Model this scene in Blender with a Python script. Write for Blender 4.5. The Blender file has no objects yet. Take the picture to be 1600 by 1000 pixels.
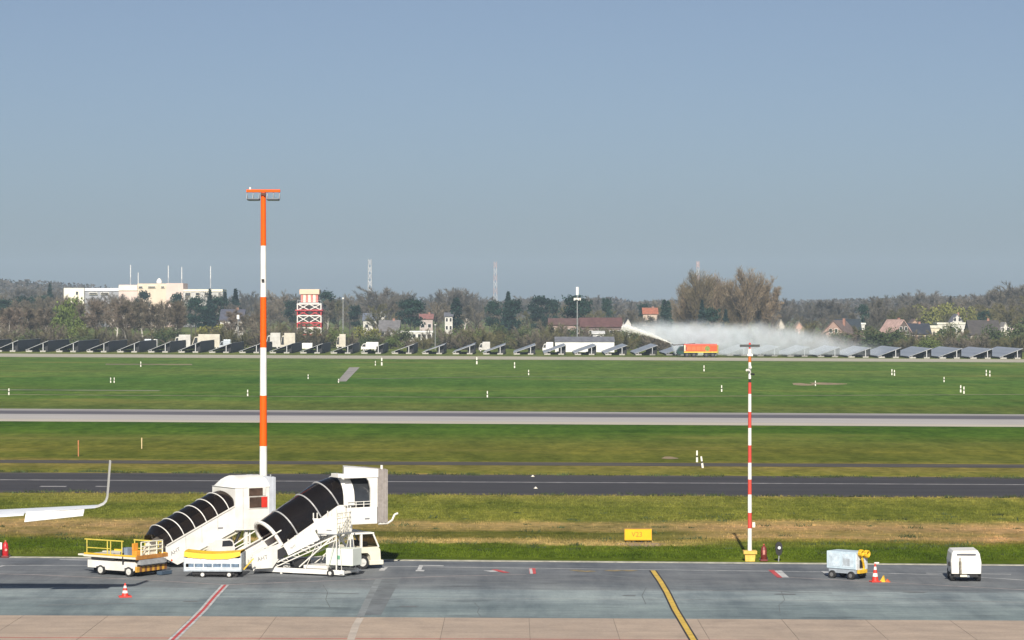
import bpy, bmesh, math, random
import numpy as np
from mathutils import Vector, Matrix
R = math.radians
rnd = random.Random(7)
scene = bpy.context.scene
C = bpy.context.scene.collection

# ------------------------------------------------------------------ camera, sky, sun, exposure
F, H, YH, S = 4200.0, 13.8, 478.0, 0.0054      # focal length (photo px), eye height, horizon row, cross fall of the airfield
cam = bpy.data.cameras.new('camera')
cam.sensor_width = 36.0
cam.lens = 36.0 * F / 1600.0
cam.shift_y = -(500.0 - YH) / 1600.0
cam.clip_start = 1.0
cam.clip_end = 20000.0
cam_o = bpy.data.objects.new('camera', cam)
C.objects.link(cam_o)
cam_o.location = (0, 0, H)
cam_o.rotation_euler = (R(90), 0, 0)
scene.camera = cam_o

SUN_EL, SUN_AZ = 33.0, 182.0                    # azimuth of the sun clockwise from +Y (the view direction): behind the camera
w = bpy.data.worlds.new('World')
scene.world = w
w.use_nodes = True
nt = w.node_tree
bg = nt.nodes['Background']
sky = nt.nodes.new('ShaderNodeTexSky')
sky.sky_type = 'NISHITA'
sky.sun_disc = False
sky.sun_elevation = R(SUN_EL)
sky.sun_rotation = R(SUN_AZ)
sky.altitude = 0
sky.air_density = 0.66
sky.dust_density = 1.25
sky.ozone_density = 4.0
hs = nt.nodes.new('ShaderNodeHueSaturation')
hs.inputs['Saturation'].default_value = 0.82
hs.inputs['Value'].default_value = 1.0
nt.links.new(sky.outputs[0], hs.inputs['Color'])
nt.links.new(hs.outputs[0], bg.inputs['Color'])
bg.inputs['Strength'].default_value = 0.05

sl = bpy.data.lights.new('sun', 'SUN')
sl.energy = 4.4
sl.angle = R(0.55)
sl.color = (1.0, 0.93, 0.82)
sun = bpy.data.objects.new('sun', sl)
C.objects.link(sun)
sd = Vector((math.sin(R(SUN_AZ)) * math.cos(R(SUN_EL)), math.cos(R(SUN_AZ)) * math.cos(R(SUN_EL)), math.sin(R(SUN_EL))))
sun.rotation_euler = sd.to_track_quat('Z', 'Y').to_euler()
sun.location = sd * 300

HAZE_D, HAZE_C = 0.00013, (0.62, 0.77, 1.0)
vs = scene.view_settings
vs.view_transform = 'Standard'
vs.look = 'None'
vs.exposure = 0.6
vs.gamma = 1.0
vs.use_curve_mapping = False
scene.cycles.max_bounces = 8
scene.cycles.volume_bounces = 3
scene.cycles.transparent_max_bounces = 24


# ------------------------------------------------------------------ helpers
def gz(x):
    return -S * x


def at(px, py):
    """ground point seen at photo pixel (px, py)"""
    Y = F * H / (py - YH - S * (px - 800.0))
    X = (px - 800.0) * Y / F
    return Vector((X, Y, gz(X)))


def at_y(px, Y):
    X = (px - 800.0) * Y / F
    return Vector((X, Y, gz(X)))


def top_z(py, Y):
    return H + (YH - py) * Y / F


def nmat(name, col, rough=0.6, metal=0.0, var=0.12, scale=1.5, bump=0.0, col2=None, spec=0.5, detail=5.0, stretch=(1, 1, 1), obj_random=0.0):
    m = bpy.data.materials.new(name)
    m.use_nodes = True
    t = m.node_tree
    b = t.nodes['Principled BSDF']
    tc = t.nodes.new('ShaderNodeTexCoord')
    mp = t.nodes.new('ShaderNodeMapping')
    mp.inputs['Scale'].default_value = stretch
    t.links.new(tc.outputs['Object'], mp.inputs['Vector'])
    nz = t.nodes.new('ShaderNodeTexNoise')
    nz.inputs['Scale'].default_value = scale
    nz.inputs['Detail'].default_value = detail
    nz.inputs['Roughness'].default_value = 0.62
    t.links.new(mp.outputs[0], nz.inputs['Vector'])
    rp = t.nodes.new('ShaderNodeValToRGB')
    c2 = col2 if col2 else tuple(c * (1 - 2 * var) for c in col)
    c1 = tuple(min(1.0, c * (1 + var)) for c in col)
    rp.color_ramp.elements[0].position = 0.32
    rp.color_ramp.elements[1].position = 0.68
    rp.color_ramp.elements[0].color = (*c2, 1)
    rp.color_ramp.elements[1].color = (*c1, 1)
    t.links.new(nz.outputs['Fac'], rp.inputs['Fac'])
    out = rp.outputs['Color']
    if obj_random:
        oi = t.nodes.new('ShaderNodeObjectInfo')
        mr = t.nodes.new('ShaderNodeMapRange')
        mr.inputs['To Min'].default_value = 1 - obj_random
        mr.inputs['To Max'].default_value = 1 + obj_random
        t.links.new(oi.outputs['Random'], mr.inputs['Value'])
        h = t.nodes.new('ShaderNodeHueSaturation')
        t.links.new(mr.outputs[0], h.inputs['Value'])
        mr2 = t.nodes.new('ShaderNodeMapRange')
        mr2.inputs['To Min'].default_value = 0.5 + obj_random * 0.06
        mr2.inputs['To Max'].default_value = 0.5 - obj_random * 0.06
        t.links.new(oi.outputs['Random'], mr2.inputs['Value'])
        t.links.new(mr2.outputs[0], h.inputs['Hue'])
        t.links.new(out, h.inputs['Color'])
        out = h.outputs['Color']
    t.links.new(out, b.inputs['Base Color'])
    b.inputs['Roughness'].default_value = rough
    b.inputs['Metallic'].default_value = metal
    b.inputs['Specular IOR Level'].default_value = spec
    if bump:
        bp = t.nodes.new('ShaderNodeBump')
        bp.inputs['Strength'].default_value = bump
        bp.inputs['Distance'].default_value = 0.05
        t.links.new(nz.outputs['Fac'], bp.inputs['Height'])
        t.links.new(bp.outputs[0], b.inputs['Normal'])
    return m


class MB:
    """collects shapes into one mesh"""

    def __init__(s):
        s.v = []
        s.f = []
        s.mi = []
        s.cur = 0
        s.M = Matrix.Identity(4)

    def add(s, vs_, fs):
        o = len(s.v)
        s.v += [tuple(s.M @ Vector(p)) for p in vs_]
        s.f += [tuple(i + o for i in f) for f in fs]
        s.mi += [s.cur] * len(fs)
        return s

    def box(s, lo, hi, bev=0.0):
        x0, y0, z0 = lo
        x1, y1, z1 = hi
        if bev <= 0:
            return s.add([(x0, y0, z0), (x1, y0, z0), (x1, y1, z0), (x0, y1, z0), (x0, y0, z1), (x1, y0, z1), (x1, y1, z1), (x0, y1, z1)],
                         [(0, 3, 2, 1), (4, 5, 6, 7), (0, 1, 5, 4), (1, 2, 6, 5), (2, 3, 7, 6), (3, 0, 4, 7)])
        b = min(bev, (x1 - x0) * .45, (y1 - y0) * .45, (z1 - z0) * .45)
        bm = bmesh.new()
        bmesh.ops.create_cube(bm, size=1.0)
        for v in bm.verts:
            v.co = Vector((x0 + (v.co.x + .5) * (x1 - x0), y0 + (v.co.y + .5) * (y1 - y0), z0 + (v.co.z + .5) * (z1 - z0)))
        bmesh.ops.bevel(bm, geom=bm.edges[:], offset=b, segments=2, profile=0.6, affect='EDGES')
        bm.verts.index_update()
        s.add([tuple(v.co) for v in bm.verts], [tuple(v.index for v in f.verts) for f in bm.faces])
        bm.free()
        return s

    def tube(s, p0, p1, r0, r1=None, n=8, caps=True):
        r1 = r0 if r1 is None else r1
        p0, p1 = Vector(p0), Vector(p1)
        d = (p1 - p0)
        if d.length < 1e-6:
            return s
        d.normalize()
        a = d.orthogonal().normalized()
        b = d.cross(a)
        vs_, fs = [], []
        for p, r in ((p0, r0), (p1, r1)):
            for i in range(n):
                t = 2 * math.pi * i / n
                vs_.append(p + a * math.cos(t) * r + b * math.sin(t) * r)
        for i in range(n):
            j = (i + 1) % n
            fs.append((i, j, n + j, n + i))
        if caps:
            fs.append(tuple(range(n - 1, -1, -1)))
            fs.append(tuple(range(n, 2 * n)))
        return s.add(vs_, fs)

    def path(s, pts, r, n=6):
        for a, b in zip(pts[:-1], pts[1:]):
            s.tube(a, b, r, r, n)
        return s

    def bar(s, p0, p1, wd, ht, up=(0, 0, 1)):
        p0, p1 = Vector(p0), Vector(p1)
        d = (p1 - p0).normalized()
        side = d.cross(Vector(up))
        if side.length < 1e-4:
            side = d.cross(Vector((0, 1, 0)))
        side.normalize()
        u = side.cross(d).normalized()
        vs_ = []
        for p in (p0, p1):
            for a, b in ((-1, -1), (1, -1), (1, 1), (-1, 1)):
                vs_.append(p + side * a * wd / 2 + u * b * ht / 2)
        return s.add(vs_, [(0, 1, 2, 3), (7, 6, 5, 4), (0, 4, 5, 1), (1, 5, 6, 2), (2, 6, 7, 3), (3, 7, 4, 0)])

    def prism(s, poly, y0, y1):
        """polygon in (x, z), extruded along y"""
        n = len(poly)
        vs_ = [(x, y0, z) for x, z in poly] + [(x, y1, z) for x, z in poly]
        fs = [tuple(range(n)), tuple(range(2 * n - 1, n - 1, -1))]
        for i in range(n):
            j = (i + 1) % n
            fs.append((i, n + i, n + j, j))
        return s.add(vs_, fs)

    def prism_x(s, poly, x0, x1):
        """polygon in (y, z), extruded along x"""
        n = len(poly)
        vs_ = [(x0, y, z) for y, z in poly] + [(x1, y, z) for y, z in poly]
        fs = [tuple(range(n - 1, -1, -1)), tuple(range(n, 2 * n))]
        for i in range(n):
            j = (i + 1) % n
            fs.append((i, j, n + j, n + i))
        return s.add(vs_, fs)

    def lathe(s, prof, n=16, c=(0, 0, 0)):
        vs_, fs = [], []
        for r, z in prof:
            for i in range(n):
                t = 2 * math.pi * i / n
                vs_.append((c[0] + r * math.cos(t), c[1] + r * math.sin(t), c[2] + z))
        m = len(prof)
        for k in range(m - 1):
            for i in range(n):
                j = (i + 1) % n
                fs.append((k * n + i, k * n + j, (k + 1) * n + j, (k + 1) * n + i))
        fs.append(tuple(range(n - 1, -1, -1)))
        fs.append(tuple(range((m - 1) * n, m * n)))
        return s.add(vs_, fs)

    def build(s, name, mats, parent=None, loc=(0, 0, 0), smooth=False):
        me = bpy.data.meshes.new(name)
        me.from_pydata(s.v, [], s.f)
        if not isinstance(mats, (list, tuple)):
            mats = [mats]
        for m in mats:
            me.materials.append(m)
        if len(mats) > 1:
            me.polygons.foreach_set('material_index', s.mi)
        if smooth:
            me.polygons.foreach_set('use_smooth', [True] * len(me.polygons))
            try:
                me.set_sharp_from_angle(angle=R(40))
            except Exception:
                pass
        me.update()
        o = bpy.data.objects.new(name, me)
        C.objects.link(o)
        o.location = loc
        if parent:
            o.parent = parent
        return o


def tag(o, label=None, cat=None, group=None, kind=None):
    if label:
        o['label'] = label
    if cat:
        o['category'] = cat
    if group:
        o['group'] = group
    if kind:
        o['kind'] = kind
    return o


def thing(name, label, cat, loc=(0, 0, 0), rz=0.0, group=None):
    o = bpy.data.objects.new(name, None)
    o.empty_display_size = 0.3
    C.objects.link(o)
    o.location = loc
    o.rotation_euler = (0, 0, rz)
    return tag(o, label, cat, group)


def copy_tree(o, parent=None):
    c = o.copy()
    C.objects.link(c)
    if parent:
        c.parent = parent
    for ch in list(o.children):
        copy_tree(ch, c)
    return c


def wheel(parent, x, y, r, wd, name='wheel', z=None, rim=0.55, mt=None, mr=None, n=18):
    """wheel with its axle along local y: tyre mesh with a rim child"""
    z = r if z is None else z
    prof = [(r * 0.5, -wd / 2), (r * 0.93, -wd / 2), (r, -wd * 0.32), (r, wd * 0.32), (r * 0.93, wd / 2), (r * 0.5, wd / 2)]
    m = MB()
    m.M = Matrix.Rotation(R(90), 4, 'X')
    m.lathe(prof, n)
    o = m.build(name, mt or M['tyre'], parent, (x, y, z), True)
    k = MB()
    k.M = Matrix.Rotation(R(90), 4, 'X')
    k.lathe([(r * rim, -wd * 0.53), (r * rim, wd * 0.53)], n)
    k.lathe([(r * 0.16, -wd * 0.62), (r * 0.16, wd * 0.62)], 8)
    k.build('rim', mr or M['rim'], o, (0, 0, 0), True)
    return o


def text_mesh(txt, size, mat_, parent, M4, name='lettering', depth=0.004):
    cu = bpy.data.curves.new(name, 'FONT')
    cu.body = txt
    cu.size = size
    cu.align_x = 'CENTER'
    cu.align_y = 'CENTER'
    cu.extrude = depth
    cu.resolution_u = 3
    tmp = bpy.data.objects.new('lettering_tmp', cu)
    C.objects.link(tmp)
    dg = bpy.context.evaluated_depsgraph_get()
    me = bpy.data.meshes.new_from_object(tmp.evaluated_get(dg))
    bpy.data.objects.remove(tmp)
    me.transform(M4)
    me.materials.clear()
    me.materials.append(mat_)
    o = bpy.data.objects.new(name, me)
    C.objects.link(o)
    o.parent = parent
    return o


M = {}
M['white'] = nmat('white paint', (0.74, 0.72, 0.67), 0.45, var=0.06, scale=1.3, col2=(0.60, 0.58, 0.53))
M['white_clean'] = nmat('white enamel', (0.80, 0.79, 0.76), 0.4, var=0.03, scale=1.1, col2=(0.66, 0.64, 0.59), detail=8)
M['cream'] = nmat('cream paint', (0.72, 0.68, 0.55), 0.5, var=0.06, scale=1.5)
M['grey_metal'] = nmat('grey metal', (0.36, 0.37, 0.38), 0.5, 0.3, var=0.12, scale=3)
M['galv'] = nmat('galvanised steel', (0.46, 0.51, 0.56), 0.45, 0.35, var=0.12, scale=4)
M['dark'] = nmat('black rubber', (0.018, 0.018, 0.02), 0.7, var=0.2, scale=3)
M['tyre'] = nmat('tyre rubber', (0.022, 0.022, 0.023), 0.8, var=0.2, scale=8)
M['rim'] = nmat('rim paint', (0.62, 0.61, 0.57), 0.5, var=0.1, scale=8)
M['yellow'] = nmat('yellow paint', (0.72, 0.44, 0.03), 0.5, var=0.08, scale=3)
M['tarp'] = nmat('yellow tarpaulin', (0.80, 0.50, 0.015), 0.55, var=0.10, scale=2, bump=0.3)
M['orange'] = nmat('signal orange paint', (0.82, 0.105, 0.003), 0.6, spec=0.2, var=0.05, scale=0.7)
M['red'] = nmat('signal red paint', (0.58, 0.07, 0.05), 0.6, spec=0.25, var=0.08, scale=0.9)
M['bright_red'] = nmat('bright red plastic', (0.62, 0.035, 0.02), 0.5, var=0.06, scale=3)
M['tunnel_glass'] = nmat('dark tinted acrylic', (0.022, 0.019, 0.018), 0.16, var=0.25, scale=0.8, spec=0.45)
M['window'] = nmat('dark window glass', (0.035, 0.038, 0.042), 0.08, var=0.15, scale=1.0, spec=0.6)
M['bellows'] = nmat('grey brown bellows fabric', (0.30, 0.27, 0.25), 0.85, var=0.12, scale=4)
M['concrete_yellow'] = nmat('yellow painted concrete', (0.70, 0.46, 0.10), 0.75, var=0.12, scale=3)
M['seat_orange'] = nmat('orange interior panel', (0.50, 0.13, 0.02), 0.6, var=0.15, scale=2)
M['ink'] = nmat('grey print', (0.22, 0.22, 0.23), 0.6, var=0.05)
#STRUCT

# ------------------------------------------------------------------ ground
def geo_xy(t):
    g = t.nodes.new('ShaderNodeNewGeometry')
    sp = t.nodes.new('ShaderNodeSeparateXYZ')
    t.links.new(g.outputs['Position'], sp.inputs[0])
    return g, sp


def math_node(t, op, a, b=None):
    n = t.nodes.new('ShaderNodeMath')
    n.operation = op
    for i, x in enumerate((a, b)):
        if x is None:
            continue
        if isinstance(x, (int, float)):
            n.inputs[i].default_value = x
        else:
            t.links.new(x, n.inputs[i])
    return n.outputs[0]


def noise(t, vec, scale, detail=4, rough=0.6, st=(1, 1, 1)):
    mp = t.nodes.new('ShaderNodeMapping')
    mp.inputs['Scale'].default_value = st
    t.links.new(vec, mp.inputs['Vector'])
    n = t.nodes.new('ShaderNodeTexNoise')
    n.inputs['Scale'].default_value = scale
    n.inputs['Detail'].default_value = detail
    n.inputs['Roughness'].default_value = rough
    t.links.new(mp.outputs[0], n.inputs['Vector'])
    return n.outputs['Fac']


def ramp(t, fac, stops, interp='LINEAR'):
    r = t.nodes.new('ShaderNodeValToRGB')
    r.color_ramp.interpolation = interp
    els = r.color_ramp.elements
    while len(els) < len(stops):
        els.new(0.5)
    for e, (p, c) in zip(els, stops):
        e.position = p
        e.color = (*c, 1) if len(c) == 3 else c
    t.links.new(fac, r.inputs['Fac'])
    return r.outputs['Color']


def mix(t, fac, a, b, mode='MIX'):
    n = t.nodes.new('ShaderNodeMix')
    n.data_type = 'RGBA'
    n.blend_type = mode
    for s_, x in ((n.inputs['Factor'], fac), (n.inputs[6], a), (n.inputs[7], b)):
        if isinstance(x, (int, float)):
            s_.default_value = x
        elif isinstance(x, tuple):
            s_.default_value = (*x, 1)
        else:
            t.links.new(x, s_)
    return n.outputs[2]


def base_mat(name, rough=0.9):
    m = bpy.data.materials.new(name)
    m.use_nodes = True
    t = m.node_tree
    b = t.nodes['Principled BSDF']
    b.inputs['Roughness'].default_value = rough
    b.inputs['Specular IOR Level'].default_value = 0.25
    return m, t, b


G_FRESH = (0.075, 0.125, 0.022)
G_FAR = (0.085, 0.150, 0.040)
G_OLIVE = (0.125, 0.135, 0.035)
G_DRY = (0.24, 0.19, 0.085)
G_SOIL = (0.30, 0.20, 0.135)

# meadow: mown airfield grass; which grass grows where depends on the distance from the apron (dry verge, bare strip, fresh strip)
gm, t, b = base_mat('airfield grass', 0.95)
g, sp = geo_xy(t)
pos = g.outputs['Position']
warp = noise(t, pos, 0.09, 4, 0.65, (1, 1, 1))
warp2 = noise(t, pos, 0.6, 3, 0.6)
yy = math_node(t, 'ADD', sp.outputs['Y'], math_node(t, 'MULTIPLY', math_node(t, 'SUBTRACT', warp, 0.5), 9.0))
yy = math_node(t, 'ADD', yy, math_node(t, 'MULTIPLY', math_node(t, 'SUBTRACT', warp2, 0.5), 2.0))
n1 = t.nodes.new('ShaderNodeMapRange')
n1.inputs['From Min'].default_value = 140
n1.inputs['From Max'].default_value = 240
t.links.new(yy, n1.inputs['Value'])
k = lambda y: (y - 140) / 100.0
FG = (0.060, 0.092, 0.012)
FG2 = (0.075, 0.100, 0.016)
rest = [(k(174.5), G_OLIVE), (k(184), (0.105, 0.12, 0.03)), (k(194), (0.14, 0.145, 0.042)), (k(197), (0.19, 0.16, 0.07)),
        (k(218), (0.22, 0.18, 0.08)), (k(221), G_OLIVE), (k(230), (0.15, 0.135, 0.05)), (k(236), (0.17, 0.14, 0.055)), (1.0, (0.125, 0.125, 0.035))]
side_ = ramp(t, n1.outputs[0], [(0.0, FG2), (k(152), FG), (k(157), FG2), (k(159.5), (0.17, 0.135, 0.055)), (k(161), G_SOIL), (k(164), (0.24, 0.175, 0.095)), (k(168), G_SOIL), (k(172), (0.27, 0.20, 0.11))] + rest)
centre_ = ramp(t, n1.outputs[0], [(0.0, FG2), (k(152), FG), (k(155.4), FG2), (k(156.2), (0.30, 0.23, 0.13)), (k(158.2), (0.27, 0.20, 0.11)), (k(159.6), (0.085, 0.085, 0.025)), (k(163.5), (0.075, 0.082, 0.022)), (k(165.5), (0.20, 0.155, 0.08)), (k(168), (0.23, 0.175, 0.10)), (k(171), (0.25, 0.19, 0.105))] + rest)
xw = math_node(t, 'ADD', sp.outputs['X'], math_node(t, 'MULTIPLY', math_node(t, 'SUBTRACT', warp, 0.5), 8.0))
m1 = t.nodes.new('ShaderNodeMapRange')
m1.interpolation_type = 'SMOOTHSTEP'
m1.inputs['From Min'].default_value = 9.0
m1.inputs['From Max'].default_value = 13.0
t.links.new(xw, m1.inputs['Value'])
m2 = t.nodes.new('ShaderNodeMapRange')
m2.interpolation_type = 'SMOOTHSTEP'
m2.inputs['From Min'].default_value = -17.0
m2.inputs['From Max'].default_value = -22.0
t.links.new(xw, m2.inputs['Value'])
near = mix(t, math_node(t, 'MAXIMUM', m1.outputs[0], m2.outputs[0]), centre_, side_)
n2 = t.nodes.new('ShaderNodeMapRange')
n2.inputs['From Min'].default_value = 240
n2.inputs['From Max'].default_value = 740
t.links.new(yy, n2.inputs['Value'])
k = lambda y: (y - 240) / 500.0
far = ramp(t, n2.outputs[0], [(0.0, (0.12, 0.125, 0.035)), (k(258), (0.125, 0.125, 0.035)), (k(275), (0.10, 0.12, 0.035)), (k(292), (0.07, 0.12, 0.025)), (k(312), (0.055, 0.105, 0.02)), (k(354), (0.085, 0.115, 0.045)), (k(372), (0.10, 0.125, 0.045)),
                               (k(390), (0.075, 0.13, 0.038)), (k(428), (0.075, 0.135, 0.04)), (k(450), (0.085, 0.14, 0.042)), (k(500), (0.075, 0.14, 0.042)), (k(560), (0.10, 0.145, 0.05)), (k(600), (0.09, 0.15, 0.045)), (k(690), (0.105, 0.155, 0.055)), (1.0, (0.12, 0.14, 0.06))])
sel = math_node(t, 'GREATER_THAN', yy, 240.0)
far = mix(t, 1.0, far, (0.84, 0.90, 0.80), 'MULTIPLY')
col = mix(t, sel, near, far)
blob = noise(t, pos, 0.42, 5, 0.7, (1.0, 0.30, 1))
col = mix(t, 0.8, col, ramp(t, blob, [(0.30, (0.55, 0.62, 0.55)), (0.5, (1, 1, 1)), (0.70, (1.42, 1.32, 1.35))]), 'MULTIPLY')
blob2 = noise(t, pos, 0.10, 5, 0.7, (1.0, 0.22, 1))
col = mix(t, 0.8, col, ramp(t, blob2, [(0.32, (0.70, 0.76, 0.70)), (0.68, (1.3, 1.2, 1.2))]), 'MULTIPLY')
# fine mottling, dry patches and mowing streaks
mott = noise(t, pos, 1.1, 6, 0.7)
col = mix(t, 0.85, col, ramp(t, mott, [(0.28, (0.45, 0.50, 0.42)), (0.5, (1, 1, 1)), (0.72, (1.5, 1.4, 1.35))]), 'MULTIPLY')
patch = noise(t, pos, 0.022, 5, 0.6, (1, 2.2, 1))
pm = ramp(t, patch, [(0.55, (0, 0, 0)), (0.70, (1, 1, 1))])
col = mix(t, math_node(t, 'MULTIPLY', pm, 0.42), col, (0.21, 0.18, 0.075))
big = noise(t, pos, 0.011, 3, 0.5, (0.6, 1.6, 1))
col = mix(t, 0.9, col, ramp(t, big, [(0.3, (0.70, 0.82, 0.72)), (0.7, (1.18, 1.1, 1.1))]), 'MULTIPLY')
streak = noise(t, pos, 0.30, 3, 0.5, (0.06, 1.4, 1))
col = mix(t, 0.55, col, ramp(t, streak, [(0.3, (0.72, 0.78, 0.72)), (0.7, (1.22, 1.15, 1.12))]), 'MULTIPLY')
col = mix(t, 1.0, col, (1.28, 1.27, 0.98), 'MULTIPLY')
b.inputs['Specular IOR Level'].default_value = 0.0
t.links.new(col, b.inputs['Base Color'])
bp = t.nodes.new('ShaderNodeBump')
bp.inputs['Strength'].default_value = 0.5
bp.inputs['Distance'].default_value = 0.12
t.links.new(noise(t, pos, 2.2, 6, 0.7), bp.inputs['Height'])
t.links.new(bp.outputs[0], b.inputs['Normal'])
M['grass'] = gm


def sheet(name, poly, z, mat_, label=None):
    """flat sheet through ground points (x, y) lying z above the sloping ground"""
    m = MB()
    m.add([(x, y, gz(x) + z) for x, y in poly], [tuple(range(len(poly)))])
    o = m.build(name, mat_)
    return tag(o, label, None, None, 'structure')


def band_px(yl0, yr0, yl1, yr1):
    """ground quad between two lines given by their photo rows at x=0 and x=1600, prolonged sideways"""
    out = []
    for (yl, yr) in ((yl0, yr0), (yl1, yr1)):
        a, c = at(0, yl), at(1600, yr)
        d = c - a
        out.append((a - d * 0.9, c + d * 0.9))
    (a0, c0), (a1, c1) = out
    return [(a1.x, a1.y), (c1.x, c1.y), (c0.x, c0.y), (a0.x, a0.y)]


EX = 3600.0
sheet('ground', [(-EX, -60), (EX, -60), (EX, 6500), (-EX, 6500)], 0.0, M['grass'], 'wide mown airfield grass with dry and bare strips')

# --- asphalt of the apron
am, t, b = base_mat('apron asphalt', 0.82)
g, sp = geo_xy(t)
pos = g.outputs['Position']
f1 = noise(t, pos, 0.22, 6, 0.65, (0.55, 1.6, 1))
f2 = noise(t, pos, 9.0, 4, 0.7)
f3 = noise(t, pos, 0.9, 5, 0.65, (0.5, 1.8, 1))
yk = math_node(t, 'ADD', sp.outputs['Y'], math_node(t, 'MULTIPLY', math_node(t, 'SUBTRACT', f3, 0.5), 1.0))
mr = t.nodes.new('ShaderNodeMapRange')
mr.inputs['From Min'].default_value = 118
mr.inputs['From Max'].default_value = 148
t.links.new(yk, mr.inputs['Value'])
k = lambda y: (y - 118) / 30.0
lanes = ramp(t, mr.outputs[0], [(0.0, (0.125, 0.150, 0.155)), (k(123.5), (0.135, 0.160, 0.165)), (k(125.2), (0.145, 0.168, 0.175)), (k(126.4), (0.175, 0.20, 0.205)), (k(130.3), (0.17, 0.192, 0.20)),
                                (k(131.2), (0.125, 0.135, 0.142)), (k(135.5), (0.105, 0.108, 0.115)), (k(139), (0.108, 0.112, 0.12)), (1.0, (0.10, 0.105, 0.118))])
col = mix(t, 0.9, lanes, ramp(t, f1, [(0.30, (0.72, 0.75, 0.78)), (0.5, (1, 1, 1)), (0.70, (1.28, 1.25, 1.22))]), 'MULTIPLY')
col = mix(t, 0.6, col, ramp(t, f3, [(0.3, (0.74, 0.76, 0.78)), (0.7, (1.2, 1.2, 1.18))]), 'MULTIPLY')
col = mix(t, 0.4, col, ramp(t, f2, [(0.3, (0.7, 0.7, 0.7)), (0.7, (1.3, 1.3, 1.3))]), 'MULTIPLY')
bl = noise(t, pos, 0.34, 6, 0.70, (0.9, 0.13, 1))
col = mix(t, 0.95, col, ramp(t, bl, [(0.30, (0.60, 0.63, 0.67)), (0.5, (1, 1, 1)), (0.70, (1.28, 1.28, 1.24))]), 'MULTIPLY')
st = ramp(t, noise(t, pos, 0.5, 3, 0.5, (0.35, 1.2, 1)), [(0.62, (1, 1, 1)), (0.72, (0.40, 0.41, 0.43))])
col = mix(t, 0.55, col, st, 'MULTIPLY')
col = mix(t, 1.0, col, (1.36, 1.40, 1.40), 'MULTIPLY')
t.links.new(col, b.inputs['Base Color'])
M['apron_asphalt'] = am

edge = band_px(871.0, 884.0, 961.5, 970.0)
sheet('apron_asphalt', edge, 0.008, M['apron_asphalt'], 'blue grey asphalt strip of the apron')
M['kerb'] = nmat('pale kerb concrete', (0.36, 0.35, 0.29), 0.9, var=0.2, scale=2)
kb = band_px(870.4, 883.3, 871.4, 884.4)
m = MB()
for i, q in enumerate([kb]):
    vv = [(x, y, gz(x) - 0.1) for x, y in q] + [(x, y, gz(x) + 0.05) for x, y in q]
    m.add(vv, [(0, 1, 5, 4), (1, 2, 6, 5), (2, 3, 7, 6), (3, 0, 4, 7), (4, 5, 6, 7)])
tag(m.build('kerb', M['kerb']), 'pale concrete kerb between apron asphalt and grass', None, None, 'structure')

# --- concrete slabs, each one a piece with its joints
cm, t, b = base_mat('beige apron concrete', 0.85)
g, sp = geo_xy(t)
pos = g.outputs['Position']
oi = t.nodes.new('ShaderNodeObjectInfo')
col = mix(t, 1.0, (0.40, 0.318, 0.252), ramp(t, noise(t, pos, 0.5, 6, 0.65, (0.6, 1.5, 1)), [(0.3, (0.82, 0.83, 0.84)), (0.7, (1.12, 1.12, 1.12))]), 'MULTIPLY')
col = mix(t, 0.5, col, ramp(t, noise(t, pos, 8, 4, 0.7), [(0.3, (0.8, 0.8, 0.8)), (0.7, (1.2, 1.2, 1.2))]), 'MULTIPLY')
col = mix(t, 0.8, col, ramp(t, noise(t, pos, 0.7, 5, 0.7, (1, 0.35, 1)), [(0.30, (0.86, 0.86, 0.87)), (0.5, (1, 1, 1)), (0.72, (1.07, 1.05, 1.03))]), 'MULTIPLY')
col = mix(t, 0.6, col, ramp(t, oi.outputs['Random'], [(0, (0.93, 0.94, 0.96)), (1, (1.05, 1.04, 1.02))]), 'MULTIPLY')
t.links.new(col, b.inputs['Base Color'])
M['slab'] = cm
M['joint'] = nmat('joint sealant', (0.20, 0.17, 0.14), 0.9, var=0.2, scale=3)
(ax, ay), (bx_, by_), _, _ = edge
e0, e1 = Vector((ax, ay)), Vector((bx_, by_))
ap = thing('concrete_apron', None, None)
ap['kind'] = 'structure'
ap['label'] = 'beige concrete slabs of the apron in the foreground'
m = MB()
m.add([(ax, ay, gz(ax) + 0.002), (bx_, by_, gz(bx_) + 0.002), (bx_, 20, gz(bx_) + 0.002), (ax, 20, gz(ax) + 0.002)], [(3, 2, 1, 0)])
m.build('joint_bed', M['joint'], ap)
dirx = (e1 - e0).normalized()
diry = Vector((0.0, -1.0))
# one joint runs through photo pixel (694, 970)
j0 = at(694, 970)
SW, SL = 3.72, 7.6
slab_me = None
a0 = e0 + dirx * ((Vector((j0.x, j0.y)) - e0).dot(dirx))
for r_ in range(3):
    for c_ in range(-9, 14):
        p = a0 + dirx * (c_ * SW) + diry * (r_ * SL + 0.02)
        if slab_me is None:
            q = [Vector((0.012, 0)), Vector((SW - 0.012, 0)), Vector((SW - 0.012, SL - 0.03)), Vector((0.012, SL - 0.03))]
            m = MB()
            pts = [dirx * v.x + diry * v.y for v in q]
            m.add([(v.x, v.y, -S * v.x + z) for z in (-0.05, 0.0) for v in pts], [(4, 7, 6, 5), (0, 1, 5, 4), (1, 2, 6, 5), (2, 3, 7, 6), (3, 0, 4, 7)])
            o = m.build('slab', M['slab'], ap)
            slab_me = o.data
        else:
            o = bpy.data.objects.new('slab', slab_me)
            C.objects.link(o)
            o.parent = ap
        o.location = (p.x, p.y, gz(p.x) + 0.012 + rnd.uniform(-0.002, 0.002))

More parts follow.
